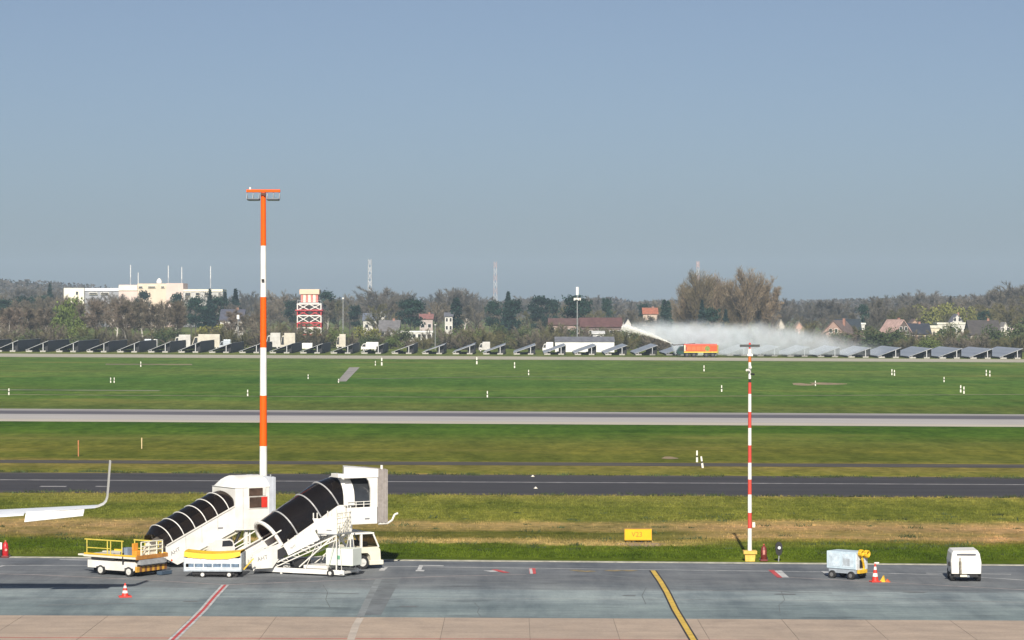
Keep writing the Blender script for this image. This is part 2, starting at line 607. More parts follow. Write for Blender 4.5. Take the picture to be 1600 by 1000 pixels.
# --- roads
def worn(name, c, c2, sc=0.3, stx=(0.3, 1.5, 1), rough=0.85):
    mm, t, b = base_mat(name, rough)
    g, sp = geo_xy(t)
    pos = g.outputs['Position']
    col = ramp(t, noise(t, pos, sc, 6, 0.65, stx), [(0.3, c), (0.7, c2)])
    col = mix(t, 0.35, col, ramp(t, noise(t, pos, 5, 3, 0.6), [(0.3, (0.75, 0.75, 0.75)), (0.7, (1.25, 1.25, 1.25))]), 'MULTIPLY')
    t.links.new(col, b.inputs['Base Color'])
    return mm


M['taxi'] = worn('taxiway asphalt', (0.038, 0.037, 0.042), (0.058, 0.055, 0.058))
M['taxi_edge'] = worn('taxiway shoulder asphalt', (0.050, 0.046, 0.046), (0.085, 0.078, 0.068))
M['road'] = worn('service road asphalt', (0.050, 0.047, 0.042), (0.10, 0.088, 0.07))
M['line'] = nmat('worn white marking', (0.50, 0.50, 0.49), 0.8, var=0.2, scale=1.5, col2=(0.30, 0.31, 0.32))
M['line_faint'] = nmat('faint white marking', (0.30, 0.29, 0.29), 0.8, var=0.2, scale=1.0, col2=(0.16, 0.16, 0.165))
M['line_pink'] = nmat('faded pink white marking', (0.36, 0.31, 0.30), 0.8, var=0.2, scale=1.0, col2=(0.20, 0.18, 0.18))
M['line_red'] = nmat('red marking', (0.50, 0.07, 0.07), 0.8, var=0.15, scale=1.5)
M['line_yellow'] = nmat('yellow marking', (0.62, 0.42, 0.07), 0.8, var=0.15, scale=1.5)
M['line_black'] = nmat('black marking edge', (0.03, 0.028, 0.028), 0.85, var=0.2, scale=2)
M['line_brown'] = nmat('faded yellow marking', (0.30, 0.23, 0.11), 0.85, var=0.25, scale=2)
M['patch_pale'] = nmat('pale asphalt repair', (0.21, 0.23, 0.235), 0.85, var=0.15, scale=1.0)

sheet('taxiway_shoulder', band_px(738.2, 745.9, 769.8, 778.0), 0.010, M['taxi_edge'])
sheet('taxiway', band_px(740.5, 748.2, 766.5, 774.8), 0.016, M['taxi'], 'dark asphalt taxiway across the grass')
sheet('taxiway_line', band_px(749.6, 757.2, 750.5, 758.1), 0.024, M['line_faint'])
for (xa, xb) in ((61, 102), (148, 170)):
    pa, pb = at(xa, 761.0), at(xb, 761.2)
    sheet('taxiway_dash', [(pa.x, pa.y), (pb.x, pb.y), (pb.x, pb.y + 0.9), (pa.x, pa.y + 0.9)], 0.024, M['line_faint'])
sheet('service_road', band_px(718.6, 726.0, 723.4, 731.2), 0.010, M['road'], 'narrow dark service road between two grass strips')

rm, t, b = base_mat('runway concrete', 0.8)
g, sp = geo_xy(t)
pos = g.outputs['Position']
yk = math_node(t, 'ADD', sp.outputs['Y'], math_node(t, 'MULTIPLY', math_node(t, 'SUBTRACT', noise(t, pos, 0.05, 4, 0.6, (0.3, 2, 1)), 0.5), 7.0))
yk = math_node(t, 'SUBTRACT', yk, math_node(t, 'MULTIPLY', sp.outputs['X'], 0.0))
mr = t.nodes.new('ShaderNodeMapRange')
mr.inputs['From Min'].default_value = 312
mr.inputs['From Max'].default_value = 355
t.links.new(yk, mr.inputs['Value'])
k = lambda y: (y - 312) / 43.0
col = ramp(t, mr.outputs[0], [(0.0, (0.50, 0.46, 0.38)), (k(319), (0.47, 0.43, 0.36)), (k(321), (0.42, 0.40, 0.385)), (k(333), (0.40, 0.38, 0.37)), (k(336), (0.12, 0.115, 0.13)), (k(343), (0.11, 0.105, 0.12)), (k(347.5), (0.30, 0.285, 0.28)), (1.0, (0.42, 0.39, 0.36))])
col = mix(t, 0.6, col, ramp(t, noise(t, pos, 0.25, 5, 0.6, (0.25, 1.4, 1)), [(0.3, (0.78, 0.78, 0.78)), (0.7, (1.15, 1.15, 1.15))]), 'MULTIPLY')
t.links.new(col, b.inputs['Base Color'])
M['runway'] = rm
sheet('runway', band_px(638.6, 647.6, 658.2, 667.2), 0.014, M['runway'], 'pale concrete runway with dark rubber streak')
M['runway_far'] = worn('far runway concrete', (0.36, 0.33, 0.26), (0.44, 0.41, 0.33), 0.1)
sheet('far_runway', band_px(552.6, 561.6, 557.6, 566.4), 0.03, M['runway_far'], 'far pale runway on which the fire engine drives')

# --- painted markings on the apron
LZ = [0.016]


def stripe(name, pts, width, mat_, z, label=None):
    """painted line of constant width through ground points given in photo pixels"""
    P = [at(*p) for p in pts]
    L, Rr = [], []
    for i, p in enumerate(P):
        a = P[max(i - 1, 0)]
        c = P[min(i + 1, len(P) - 1)]
        d = Vector((c.x - a.x, c.y - a.y)).normalized()
        n = Vector((-d.y, d.x)) * width / 2
        L.append((p.x + n.x, p.y + n.y))
        Rr.append((p.x - n.x, p.y - n.y))
    m = MB()
    nn = len(P)
    m.add([(x, y, gz(x) + z) for x, y in Rr + L], [(i, i + 1, nn + i + 1, nn + i) for i in range(nn - 1)])
    return tag(m.build(name, mat_), label, None, None, 'structure')


stripe('stand_line', [(-60, 883.6), (300, 884.2), (620, 885.4), (1060, 891.0), (1330, 894.3), (1480, 899.0), (1680, 912)], 0.16, M['line'], 0.014)
stripe('stand_line', [(-60, 895.5), (60, 898.6), (210, 905.5), (352, 914.0)], 0.16, M['line_pink'], 0.014)
stripe('stand_line', [(352, 914.0), (470, 909.5), (600, 904.5), (700, 900.5), (822, 898)], 0.16, M['line_pink'], 0.014)
stripe('stand_line', [(1222, 902), (1380, 910), (1600, 922), (1700, 927)], 0.16, M['line_pink'], 0.014)
stripe('seam', [(-60, 921), (800, 921), (1660, 926)], 0.07, M['line_faint'], 0.013)
stripe('seam', [(-60, 935), (800, 935.5), (1660, 941)], 0.07, M['line_faint'], 0.013)
stripe('seam', [(1060, 921), (1660, 945)], 0.06, M['line_faint'], 0.013)
stripe('stand_line', [(93, 874.8), (138, 875.4)], 0.3, M['line'], 0.014)
stripe('stand_line', [(-10, 888.5), (7, 883.8)], 0.2, M['line'], 0.018)
stripe('stand_line', [(1447, 896), (1580, 897.8)], 0.22, M['line'], 0.018)
stripe('apron_patch', [(612, 902), (578, 961)], 1.0, nmat('dark asphalt repair', (0.155, 0.172, 0.18), 0.85, var=0.2, scale=0.7), 0.0125)
stripe('faded_line', [(592, 905), (574, 940), (563, 964)], 0.32, M['patch_pale'], 0.0165)
stripe('faded_line', [(563, 966), (556, 978), (548, 1000), (535, 1046)], 0.32, nmat('pale worn concrete line', (0.47, 0.41, 0.35), 0.85, var=0.1, scale=1), 0.0195)
stripe('guide_line_edge', [(352, 914.5), (334, 934), (318, 953), (296, 975), (270, 1000), (225, 1046)], 0.38, M['line'], 0.0215, 'white edges of the red guide line')
stripe('guide_line', [(352, 914.5), (334, 934), (318, 953), (296, 975), (270, 1000), (225, 1046)], 0.14, M['line_red'], 0.0255, 'red and white guide line crossing the apron')
stripe('taxi_guide_edge', [(1020, 892), (1032, 909), (1042, 926), (1055, 953), (1082, 998), (1112, 1046)], 0.40, M['line_black'], 0.0215, 'black edges of the yellow guide line')
stripe('taxi_guide_line', [(1020, 892), (1032, 909), (1042, 926), (1055, 953), (1082, 998), (1112, 1046)], 0.24, M['line_yellow'], 0.0255, 'yellow guide line curving across the apron')
stripe('boundary_line', [(-80, 996.5), (800, 999), (1700, 1004)], 0.14, M['line_red'], 0.0175, 'thin red line along the concrete slabs')
# small painted figures near the grass
stripe('painted_bar', [(655, 883.8), (693, 884.6)], 0.36, M['line'], 0.018)
stripe('painted_bar', [(653, 888), (659.5, 888.04)], 2.6, M['line'], 0.022)
stripe('painted_bar', [(649.5, 892.3), (663, 892.38)], 0.8, M['line'], 0.026)
stripe('painted_bar', [(596, 892), (602, 886.5)], 0.30, M['line'], 0.018)
stripe('painted_bar', [(767, 891.5), (778, 893.5)], 0.9, M['line'], 0.018)
stripe('painted_bar', [(772, 890.5), (792, 895.5)], 0.35, M['line_red'], 0.022)
stripe('painted_bar', [(827, 892.6), (837, 892.65)], 3.0, M['line_red'], 0.018)
stripe('painted_bar', [(827.6, 893.0), (832, 893.02)], 2.7, M['line'], 0.022)
for (xa, xb, yq) in ((896, 902, 891), (905, 927, 892.5), (948, 970, 891.5), (974, 992, 891.5)):
    stripe('painted_bar', [(xa, yq), ((xa + xb) / 2, yq + 0.8), (xb, yq)], 0.55, M['line_brown'], 0.018)
stripe('painted_bar', [(1205, 891), (1220, 903)], 0.33, M['line_red'], 0.018)
stripe('painted_bar', [(1212, 892), (1225, 903)], 0.16, M['line'], 0.022)
stripe('painted_bar', [(1218, 892), (1230, 903)], 0.20, M['line'], 0.022)
stripe('painted_bar', [(1288, 893), (1297, 899)], 0.34, M['line'], 0.018)
M['rubber'] = nmat('worn rubber trace', (0.105, 0.115, 0.12), 0.85, var=0.25, scale=0.8, col2=(0.16, 0.175, 0.18))
M['crack'] = nmat('sealed crack', (0.115, 0.122, 0.128), 0.8, var=0.3, scale=2)
for pts in ([(700, 909), (840, 911.5), (900, 911)], [(1160, 918.5), (1235, 926), (1300, 927)], [(1395, 922), (1445, 925.5)], [(930, 897.5), (1010, 905), (1100, 904)], [(420, 925), (560, 928)], [(60, 946), (210, 943)]):
    stripe('tyre_mark', pts, 0.28, M['rubber'], 0.0122)
for pts in ([(741, 942), (749, 950), (746, 957), (752, 965)], [(1221, 925), (1226, 938), (1217, 946), (1219, 958)], [(505, 915), (512, 926), (509, 937), (516, 950)], [(1010, 918), (1003, 931), (1009, 944)], [(848, 911), (862, 912)], [(1075, 978.5), (1087, 978.8)]):
    stripe('crack', pts, 0.028, M['crack'], 0.0152)
for (px, py, rx, ry) in ((1230, 929, 0.5, 0.35), (857, 912, 0.35, 0.3), (1432, 926, 0.55, 0.3), (640, 948, 0.4, 0.35), (300, 940, 0.35, 0.3), (985, 931, 0.3, 0.3)):
    c = at(px, py)
    ring = [(c.x + rx * math.cos(a) * (1 + .3 * math.sin(3 * a + px)), c.y + ry * math.sin(a) * (1 + .3 * math.cos(2 * a))) for a in [i * math.pi / 9 for i in range(18)]]
    sheet('oil_stain', ring, 0.0178, M['rubber'])
# grass: concrete pad and bare mounds
q = [at(*p) for p in ((527, 596), (541, 596), (562, 574), (546, 574))]
sheet('concrete_pad', [(v.x, v.y) for v in q], 0.02, nmat('weathered pad concrete', (0.32, 0.30, 0.28), 0.9, var=0.25, scale=0.4), 'grey concrete pad in the grass between the runways')
for (px, py, rx, ry) in ((1253, 600.5, 1.8, 8), (1290, 599.5, 3.2, 7), (1046, 715.5, 0.7, 2.0), (1005, 851, 1.3, 1.4)):
    c = at(px, py)
    ring = [(c.x + rx * math.cos(a) * (1 + .25 * math.sin(3 * a + px)), c.y + ry * math.sin(a)) for a in [i * math.pi / 9 for i in range(18)]]
    sheet('bare_ground', ring, 0.012, nmat('bare sandy soil', (0.30, 0.22, 0.13), 0.95, var=0.3, scale=0.6))
stripe('mown_track', [(-60, 616), (420, 619.4), (800, 621.2), (1200, 618.5), (1660, 616)], 2.2, nmat('dry mown track', (0.17, 0.17, 0.075), 0.95, var=0.3, scale=0.2), 0.02, 'thin pale mown track in the far grass')
stripe('mown_track', [(560, 592), (800, 588.5), (1160, 590.5)], 2.6, nmat('dry mown trace', (0.13, 0.145, 0.06), 0.95, var=0.3, scale=0.2), 0.02)
stripe('mown_track', [(-40, 609), (80, 609.5), (250, 610.5)], 4.5, nmat('pale dry strip', (0.16, 0.17, 0.09), 0.95, var=0.3, scale=0.1), 0.02)
stripe('mown_track', [(165, 569.3), (300, 569.6)], 12, nmat('reddish dry strip', (0.18, 0.15, 0.07), 0.95, var=0.4, scale=0.05), 0.02)
#NEAR

# ------------------------------------------------------------------ floodlight mast (tall, orange and white)
def mast_bands(name_prefix, root, base, bands, r_of, mats, n=20):
    for (z0, z1, k_) in bands:
        m = MB()
        m.tube((0, 0, z0), (0, 0, z1), r_of(z0), r_of(z1), n)
        m.build('pole_section', mats[k_], root, (0, 0, 0), True)


MY = 146.0
base = at_y(411.5, MY)
zz = lambda py: H - base.z - (py - YH) * MY / F
root = thing('floodlight_mast', 'tall thick orange and white banded floodlight mast behind the white passenger stairs', 'light mast', base)
zb = [zz(y) for y in (876, 862, 775, 697, 618, 543, 464, 384, 300.5)]
zb[0] = -0.05
rr = lambda z: 0.228 - z * 0.0045
mast_bands('p', root, base, [(zb[0], zb[1], 'w'), (zb[1], zb[2], 'o'), (zb[2], zb[3], 'w'), (zb[3], zb[4], 'o'), (zb[4], zb[5], 'w'), (zb[5], zb[6], 'o'), (zb[6], zb[7], 'w'), (zb[7], zb[8], 'o')], rr, {'w': M['white_clean'], 'o': M['orange']})
MB().lathe([(0.42, 0), (0.42, 0.10), (0.30, 0.12)], 16).build('base_plate', M['grey_metal'], root)
m = MB()
m.box((-0.92, -0.11, zz(300.5)), (0.92, 0.11, zz(296)), 0.03)
m.build('crossarm', M['orange'], root)
m = MB()
m.box((-0.11, -0.23, zz(305.5)), (0.13, -0.12, zz(301)), 0.02)
m.box((0.03, -0.25, zz(306)), (0.12, -0.10, zz(303)))
m.build('junction_box', nmat('dark brown housing', (0.10, 0.025, 0.01), 0.6), root)
for sx in (-1, 1):
    for yy_ in (-0.22, 0.22):
        x0, x1 = (0.20, 0.86)
        f = thing('floodlight', None, None)
        f.parent = root
        o = MB().box((min(sx * x0, sx * x1), yy_ - 0.13, zz(313.2)), (max(sx * x0, sx * x1), yy_ + 0.13, zz(310.4)), 0.03).build('floodlight', nmat('dark blue grey lamp housing', (0.035, 0.045, 0.06), 0.45), root)
        bpy.data.objects.remove(f)
        m = MB()
        m.box((min(sx * 0.24, sx * 0.82), yy_ - 0.10, zz(313.2) - 0.012), (max(sx * 0.24, sx * 0.82), yy_ + 0.10, zz(313.2) - 0.002))
        m.build('lamp_glass', M['window'], o)
    for xx in (0.22, 0.55, 0.88):
        m = MB()
        m.bar((sx * xx, 0, zz(301)), (sx * xx, -0.22, zz(311)), 0.03, 0.03)
        m.bar((sx * xx, 0, zz(301)), (sx * xx, 0.22, zz(311)), 0.03, 0.03)
        m.build('bracket', M['grey_metal'], root)
m = MB()
m.tube((-0.72, 0, zz(296)), (-0.72, 0, zz(292.5)), 0.05, 0.05)
m.build('aviation_light', M['white_clean'], root)
MB().box((-0.07, -0.30, zz(440)), (0.07, -0.2, zz(436)), 0.02).build('inspection_hatch', M['dark'], root)

# ------------------------------------------------------------------ thin mast (red and white) on a yellow concrete base
base = at(1171.5, 876.5)
MY = base.y
zz = lambda py: H - base.z - (py - YH) * MY / F
root = thing('lattice_mast', 'thin red and white banded mast standing in a yellow concrete base at the grass edge', 'mast', base)
root.name = 'signal_mast'
ys = [860, 825.5, 801, 772.6, 749, 723, 695.7, 668.6, 643.4, 615.5, 597.5]
for i in range(len(ys) - 1):
    z0, z1 = zz(ys[i]), zz(ys[i + 1])
    r0, r1 = 0.118 - 0.0035 * z0, 0.118 - 0.0035 * z1
    m = MB().tube((0, 0, z0), (0, 0, z1), r0, r1, 14)
    m.build('pole_section', M['white_clean'] if i % 2 == 0 else M['red'], root, (0, 0, 0), True)
for (ya, yb, r_, mm_) in ((597.5, 592, 0.06, 'dark'), (592, 566, 0.075, 'white_clean'), (566, 556, 0.085, 'seat_orange'), (556, 545, 0.10, 'white_clean'), (545, 541, 0.05, 'bright_red')):
    MB().tube((0, 0, zz(ya)), (0, 0, zz(yb)), r_, r_, 12).build('pole_section', M[mm_], root, (0, 0, 0), True)
m = MB()
m.box((-0.54, -0.07, zz(542.2)), (0.54, 0.07, zz(538.4)))
m.build('crossarm', nmat('dark slate metal', (0.05, 0.055, 0.055), 0.6), root)
MB().tube((0, 0, zz(539)), (0, 0, zz(535.5)), 0.06, 0.05, 10).build('obstruction_light', M['bright_red'], root, (0, 0, 0), True)
m = MB().tube((-0.02, -0.2, zz(579)), (-0.20, -0.35, zz(578)), 0.06, 0.07, 10).tube((0.02, -0.1, zz(572)), (0.02, -0.3, zz(574)), 0.06, 0.07, 10)
m.build('camera_housing', M['white_clean'], root)
m = MB().tube((0.05, -0.08, zz(584)), (0.22, -0.22, zz(585)), 0.045, 0.055, 10)
m.build('camera_housing', M['dark'], root)
m = MB()
m.box((-0.14, -0.12, zz(556.5)), (0.16, 0.12, zz(553.0)), 0.02)
m.build('collar', M['white_clean'], root)
MB().box((0.13, -0.10, zz(824)), (0.29, 0.08, zz(816)), 0.02).build('control_box', M['cream'], root)
b0 = MB()
sec = [(0.26, 0), (0.28, zz(866)), (0.36, zz(865)), (0.37, zz(860.2))]
vs_, fs = [], []
for r_, z_ in sec:
    vs_ += [(-r_, -r_, z_), (r_, -r_, z_), (r_, r_, z_), (-r_, r_, z_)]
for k_ in range(3):
    for i in range(4):
        j = (i + 1) % 4
        fs.append((4 * k_ + i, 4 * k_ + j, 4 * k_ + 4 + j, 4 * k_ + 4 + i))
fs.append((12, 13, 14, 15))
b0.add(vs_, fs)
b0.box((-0.22, -0.31, 0), (0.20, -0.26, 0.14))
b0.build('concrete_base', M['concrete_yellow'], root)


# ------------------------------------------------------------------ tunnels of the passenger stairs
def arch_pts(u, z, W, h, slope, n=14, v0=0.0, pw=0.72):
    """arch standing on (u, z), square to a slope given in degrees (0 = upright)"""
    ca, sa = math.cos(R(slope)), math.sin(R(slope))
    out = []
    for i in range(n + 1):
        a = math.pi * i / n
        v = v0 + W / 2 - W / 2 * math.cos(a)
        k_ = h * max(0.0, math.sin(a)) ** pw
        out.append(Vector((u - sa * k_, v, z + ca * k_)))
    return out


def loft(A, B, th=0.02):
    m = MB()
    n = len(A)
    c = sum(A, Vector()) / n
    inn = lambda P: [p + (Vector((p.x, (P[0].y + P[-1].y) / 2, p.z)) - p) * 0.0 + Vector((0, (1 if p.y < (P[0].y + P[-1].y) / 2 else -1) * th, -th)) for p in P]
    Ai, Bi = inn(A), inn(B)
    vs_ = A + B + Ai + Bi
    fs = []
    for i in range(n - 1):
        fs.append((i, i + 1, n + i + 1, n + i))
        fs.append((2 * n + i, 3 * n + i, 3 * n + i + 1, 2 * n + i + 1))
        fs.append((i, 2 * n + i, 2 * n + i + 1, i + 1))
        fs.append((n + i, n + i + 1, 3 * n + i + 1, 3 * n + i))
    m.add(vs_, fs)
    return m


def tinted(name, tint, trans):
    m = bpy.data.materials.new(name)
    m.use_nodes = True
    t = m.node_tree
    b = t.nodes['Principled BSDF']
    b.inputs['Base Color'].default_value = (0.02, 0.017, 0.016, 1)
    b.inputs['Roughness'].default_value = 0.12
    tc = t.nodes.new('ShaderNodeTexCoord')
    nz = t.nodes.new('ShaderNodeTexNoise')
    nz.inputs['Scale'].default_value = 0.9
    nz.inputs['Detail'].default_value = 4
    t.links.new(tc.outputs['Object'], nz.inputs['Vector'])
    rp = t.nodes.new('ShaderNodeValToRGB')
    rp.color_ramp.elements[0].color = (0.004, 0.0035, 0.0035, 1)
    rp.color_ramp.elements[1].color = (0.016, 0.012, 0.010, 1)
    t.links.new(nz.outputs['Fac'], rp.inputs['Fac'])
    t.links.new(rp.outputs[0], b.inputs['Base Color'])
    tr = t.nodes.new('ShaderNodeBsdfTransparent')
    tr.inputs['Color'].default_value = (*tint, 1)
    mx = t.nodes.new('ShaderNodeMixShader')
    mx.inputs[0].default_value = trans
    t.links.new(b.outputs[0], mx.inputs[1])
    t.links.new(tr.outputs[0], mx.inputs[2])
    t.links.new(mx.outputs[0], t.nodes['Material Output'].inputs['Surface'])
    return m


M['tint'] = tinted('brown tinted acrylic', (0.70, 0.63, 0.55), 0.46)
M['tint_dark'] = tinted('black tinted acrylic', (0.55, 0.44, 0.38), 0.26)
M['step'] = nmat('chequer plate tread', (0.30, 0.30, 0.30), 0.6, 0.2, var=0.2, scale=6)


def hoop(parent, pts, r, mat_, name='hoop'):
    m = MB()
    m.path(pts, r, 6)
    return m.build(name, mat_, parent, (0, 0, 0), True)


# ---- left stairs: white, arched cabin roof
P = at(262, 888)
root = thing('passenger_stairs', 'white enclosed passenger stairs with thin white hoops and a boxy arched cabin with two windows', 'airport stairs', P, R(35))
W, SLP = 2.3, 25.0
tn = math.tan(R(SLP))
hz = lambda u: 1.36 + tn * (u - 0.30)
us = [0.30 + i * 0.668 for i in range(6)]
arcs = [arch_pts(u, hz(u), W, 0.90, SLP) for u in us]
lead = arch_pts(-0.10, hz(-0.10) - 0.02, W, 0.62, SLP)
seq = [lead] + arcs
for A, B in zip(seq[:-1], seq[1:]):
    loft(A, B).build('canopy_panel', M['tint'], root, (0, 0, 0), True)
end_ = arch_pts(3.96, hz(3.96), W, 0.90, SLP)
loft(arcs[-1], [Vector((min(p.x + 0.5, 3.98), p.y, p.z + 0.12)) for p in arcs[-1]]).build('canopy_panel', M['tint'], root, (0, 0, 0), True)
for A in arcs:
    hoop(root, [p + Vector((0, 0, 0.012)) for p in A], 0.028, M['white_clean'])
side = [(-0.10, 0.50), (-0.12, 1.14), (0.0, 1.24), (3.95, 3.07), (3.95, 1.74), (1.9, 0.88), (1.25, 0.42), (0.55, 0.16)]
for v in (-0.05, W - 0.02):
    MB().prism(side, v, v + 0.07).build('side_panel', M['white_clean'], root)
for v in (-0.075, W + 0.03):
    MB().bar((-0.1, v, 1.20), (3.95, v, 3.09), 0.05, 0.06).build('handrail', M['white'], root)
m = MB()
for i in range(14):
    u = 0.1 + i * 0.275
    zt = 0.42 + i * 0.128
    m.box((u, 0.03, zt), (u + 0.29, W - 0.03, zt + 0.04))
    m.box((u, 0.03, zt - 0.12), (u + 0.02, W - 0.03, zt + 0.0))
m.build('steps', M['step'], root)
for v in (0.12, W - 0.2):
    MB().bar((1.75, v, 0.72), (4.4, v, 1.78), 0.12, 0.13).build('lift_beam', M['cream'], root)
    m = MB().bar((4.72, v, 0.45), (4.72, v, 1.82), 0.16, 0.16)
    m.bar((4.95, v, 0.45), (4.95, v, 1.82), 0.08, 0.08)
    m.bar((4.72, v, 1.1), (4.95, v, 1.1), 0.08, 0.08)
    m.build('leg', M['white_clean'], root)
    MB().tube((3.9, v + 0.05, 0.6), (4.45, v + 0.05, 1.8), 0.09, 0.07, 10).build('lift_ram', M['dark'], root)
m = MB()
m.box((0.3, 0.2, 0.34), (6.3, 2.1, 0.56), 0.03)
m.build('chassis', M['white'], root)
for (x, y) in ((1.1, 0.12), (5.2, 0.12), (1.1, 2.18), (5.2, 2.18)):
    wheel(root, x, y, 0.34, 0.24)
o = MB().prism([(2.35, 0.5), (2.35, 1.25), (2.5, 1.38), (3.45, 1.40), (3.62, 1.28), (3.72, 0.95), (3.75, 0.5)], -0.5, 1.3).build('driver_cab', M['white_clean'], root, (0, 0, 0), True)
MB().prism([(2.95, 1.02), (2.98, 1.32), (3.40, 1.33), (3.56, 1.24), (3.62, 1.02)], -0.512, -0.49).build('cab_window', M['window'], o)
for i in range(3):
    u = 1.05 + i * 0.95
    zc = 0.5 + 0.4663 * u
    MB().bar((u, -0.056, zc - 0.18 * (0.2 if i == 0 else 1)), (u - 0.02, -0.056, zc + 0.66), 0.012, 0.012).build('panel_seam', M['grey_metal'], root)
MB().tube((0.2, -0.08, 0.42), (0.2, -0.02, 0.42), 0.05, 0.05, 10).build('marker_lamp', M['orange'], root)
MB().box((4.5, -0.03, 0.42), (6.1, 0.15, 0.78), 0.02).build('machine_box', M['cream'], root)
# cabin
c = MB()
x0, x1, y0, y1 = 3.96, 6.02, -0.12, W + 0.12
c.add([(x0, y0, 1.80), (x1, y0, 1.76), (x1, y1, 1.76), (x0, y1, 1.80), (x0, y0, 4.04), (x1, y0, 4.04), (x1, y1, 4.04), (x0, y1, 4.04)],
      [(0, 3, 2, 1), (0, 1, 5, 4), (1, 2, 6, 5), (2, 3, 7, 6), (3, 0, 4, 7)])
cab = c.build('cabin', M['white_clean'], root)
n = 8
prof = [(y0 - 0.03 + (y1 - y0 + 0.06) * i / n, 0.60 * math.sin(math.pi * i / n) ** 0.6) for i in range(n + 1)]
vs_ = [(x0 - 0.05, y, 4.04) for y, h in prof] + [(x0 + 0.12 + 0.40 * (h / 0.6), y, 4.04 + h) for y, h in prof] + [(x1 + 0.02, y, 4.04 + h * 0.98) for y, h in prof] + [(x1 + 0.02, y, 4.04) for y, h in prof]
fs = []
q = n + 1
for k_ in range(3):
    for i in range(n):
        fs.append((k_ * q + i, k_ * q + q + i, k_ * q + q + i + 1, k_ * q + i + 1))
MB().add(vs_, fs).build('cabin_roof', M['white_clean'], cab, (0, 0, 0), True)
MB().box((x0 - 0.01, y0 - 0.012, 4.02), (x1, y0 + 0.02, 4.07)).build('roof_trim', M['white'], cab)
m = MB()
m.box((4.42, y0 - 0.008, 1.85), (4.435, y0 + 0.01, 4.0))
m.build('panel_seam', M['grey_metal'], cab)
for (a0_, a1_, b0_, b1_) in ((4.77, 5.76, 3.58, 4.0), (4.80, 5.87, 2.95, 3.52)):
    o = MB().box((a0_ - 0.05, y0 - 0.03, b0_ - 0.05), (a1_ + 0.05, y0 + 0.02, b1_ + 0.05), 0.01).build('window', M['white'], cab)
    MB().box((a0_, y0 - 0.045, b0_), (a1_, y0 - 0.03, b1_)).build('pane', nmat('brown window glass', (0.085, 0.055, 0.04), 0.12, var=0.25, scale=2), o)
MB().box((5.52, y0 - 0.06, 2.95), (5.87, y0 - 0.046, 3.52)).build('red_panel', M['bright_red'], cab)
MB().box((5.60, y0 - 0.06, 3.58), (5.76, y0 - 0.046, 4.0)).build('blind', M['white'], cab)
m = MB()
for i in range(4):
    xa = x1 + 0.02 + i * 0.10
    m.box((xa, y0 + 0.02 + 0.03 * (i % 2), 1.82), (xa + 0.105, y1 - 0.02 - 0.03 * (i % 2), 4.56 - 0.03 * (i % 2)))
m.build('bellows', nmat('pale grey bellows', (0.50, 0.53, 0.58), 0.8, var=0.06, scale=2), root)
MB().tube((6.2, 0.05, 4.5), (6.2, 0.05, 4.68), 0.04, 0.04, 8).build('beacon', M['grey_metal'], root)
M4 = Matrix.Translation((0.42, -0.056, 0.86)) @ Matrix.Rotation(-R(25), 4, 'Y') @ Matrix.Rotation(R(90), 4, 'X')
text_mesh('AHT', 0.30, M['ink'], root, M4)
M4 = Matrix.Translation((2.0, -0.056, 1.62)) @ Matrix.Rotation(-R(25), 4, 'Y') @ Matrix.Rotation(R(90), 4, 'X')
MB().box((2.95, -0.062, 1.92), (3.25, -0.05, 2.0)).build('placard', M['ink'], root)

# ---- right stairs: motor vehicle with black ribbed tunnel and grey bellows
P = at(567, 890)
root = thing('passenger_stairs', 'enclosed passenger stairs with glossy black tunnel and grey bellows on a white truck', 'airport stairs', P, R(30))
W, SLP = 2.4, 31.0
tn = math.tan(R(SLP))
hz = lambda u: 1.48 + 0.60 * (u + 4.66)
us = [-4.66, -3.77, -2.42, -1.42]
arcs = [arch_pts(u, hz(u), W, 1.30, SLP, 16) for u in us]
for A, B in zip(arcs[:-1], arcs[1:]):
    loft(A, B).build('canopy_panel', M['tint_dark'], root, (0, 0, 0), True)
lev = arch_pts(-1.12, 3.42, W, 1.42, 0, 16)
loft(arcs[-1], lev).build('canopy_panel', M['tint_dark'], root, (0, 0, 0), True)
hoop(root, arcs[0], 0.10, M['white_clean'], 'end_arch')
for A in arcs[1:]:
    hoop(root, [p + Vector((0, 0, 0.012)) for p in A], 0.04, nmat('grey hoop', (0.42, 0.42, 0.42), 0.4, var=0.1))
# lower strip of brown panels and handrails inside the tunnel
for v in (0.02, W - 0.06):
    MB().prism([(-4.70, hz(-4.70) - 0.45), (-4.66, hz(-4.66)), (-1.42, hz(-1.42)), (-1.0, 3.42), (-1.0, 2.75), (-1.5, hz(-1.5) - 0.5)], v, v + 0.04).build('side_panel', M['white_clean'], root)
    MB().bar((-5.9, v + (0.12 if v < 1 else -0.12), 1.15), (-3.6, v + (0.12 if v < 1 else -0.12), hz(-3.6) + 0.12), 0.05, 0.06).build('handrail', M['white'], root)
m = MB()
for i in range(15):
    u = -5.5 + i * 0.29
    zt = 0.55 + i * 0.172
    m.box((u, 0.08, zt), (u + 0.30, W - 0.08, zt + 0.04))
    m.box((u, 0.08, zt - 0.16), (u + 0.02, W - 0.08, zt))
m.build('steps', M['step'], root)
MB().prism([(-4.05, hz(-4.05) - 0.3), (-4.45, hz(-4.05) + 0.98), (-4.41, hz(-4.05) + 0.99), (-4.0, hz(-4.05) - 0.3)], 0.55, W - 0.25).build('interior_panel', M['seat_orange'], root)
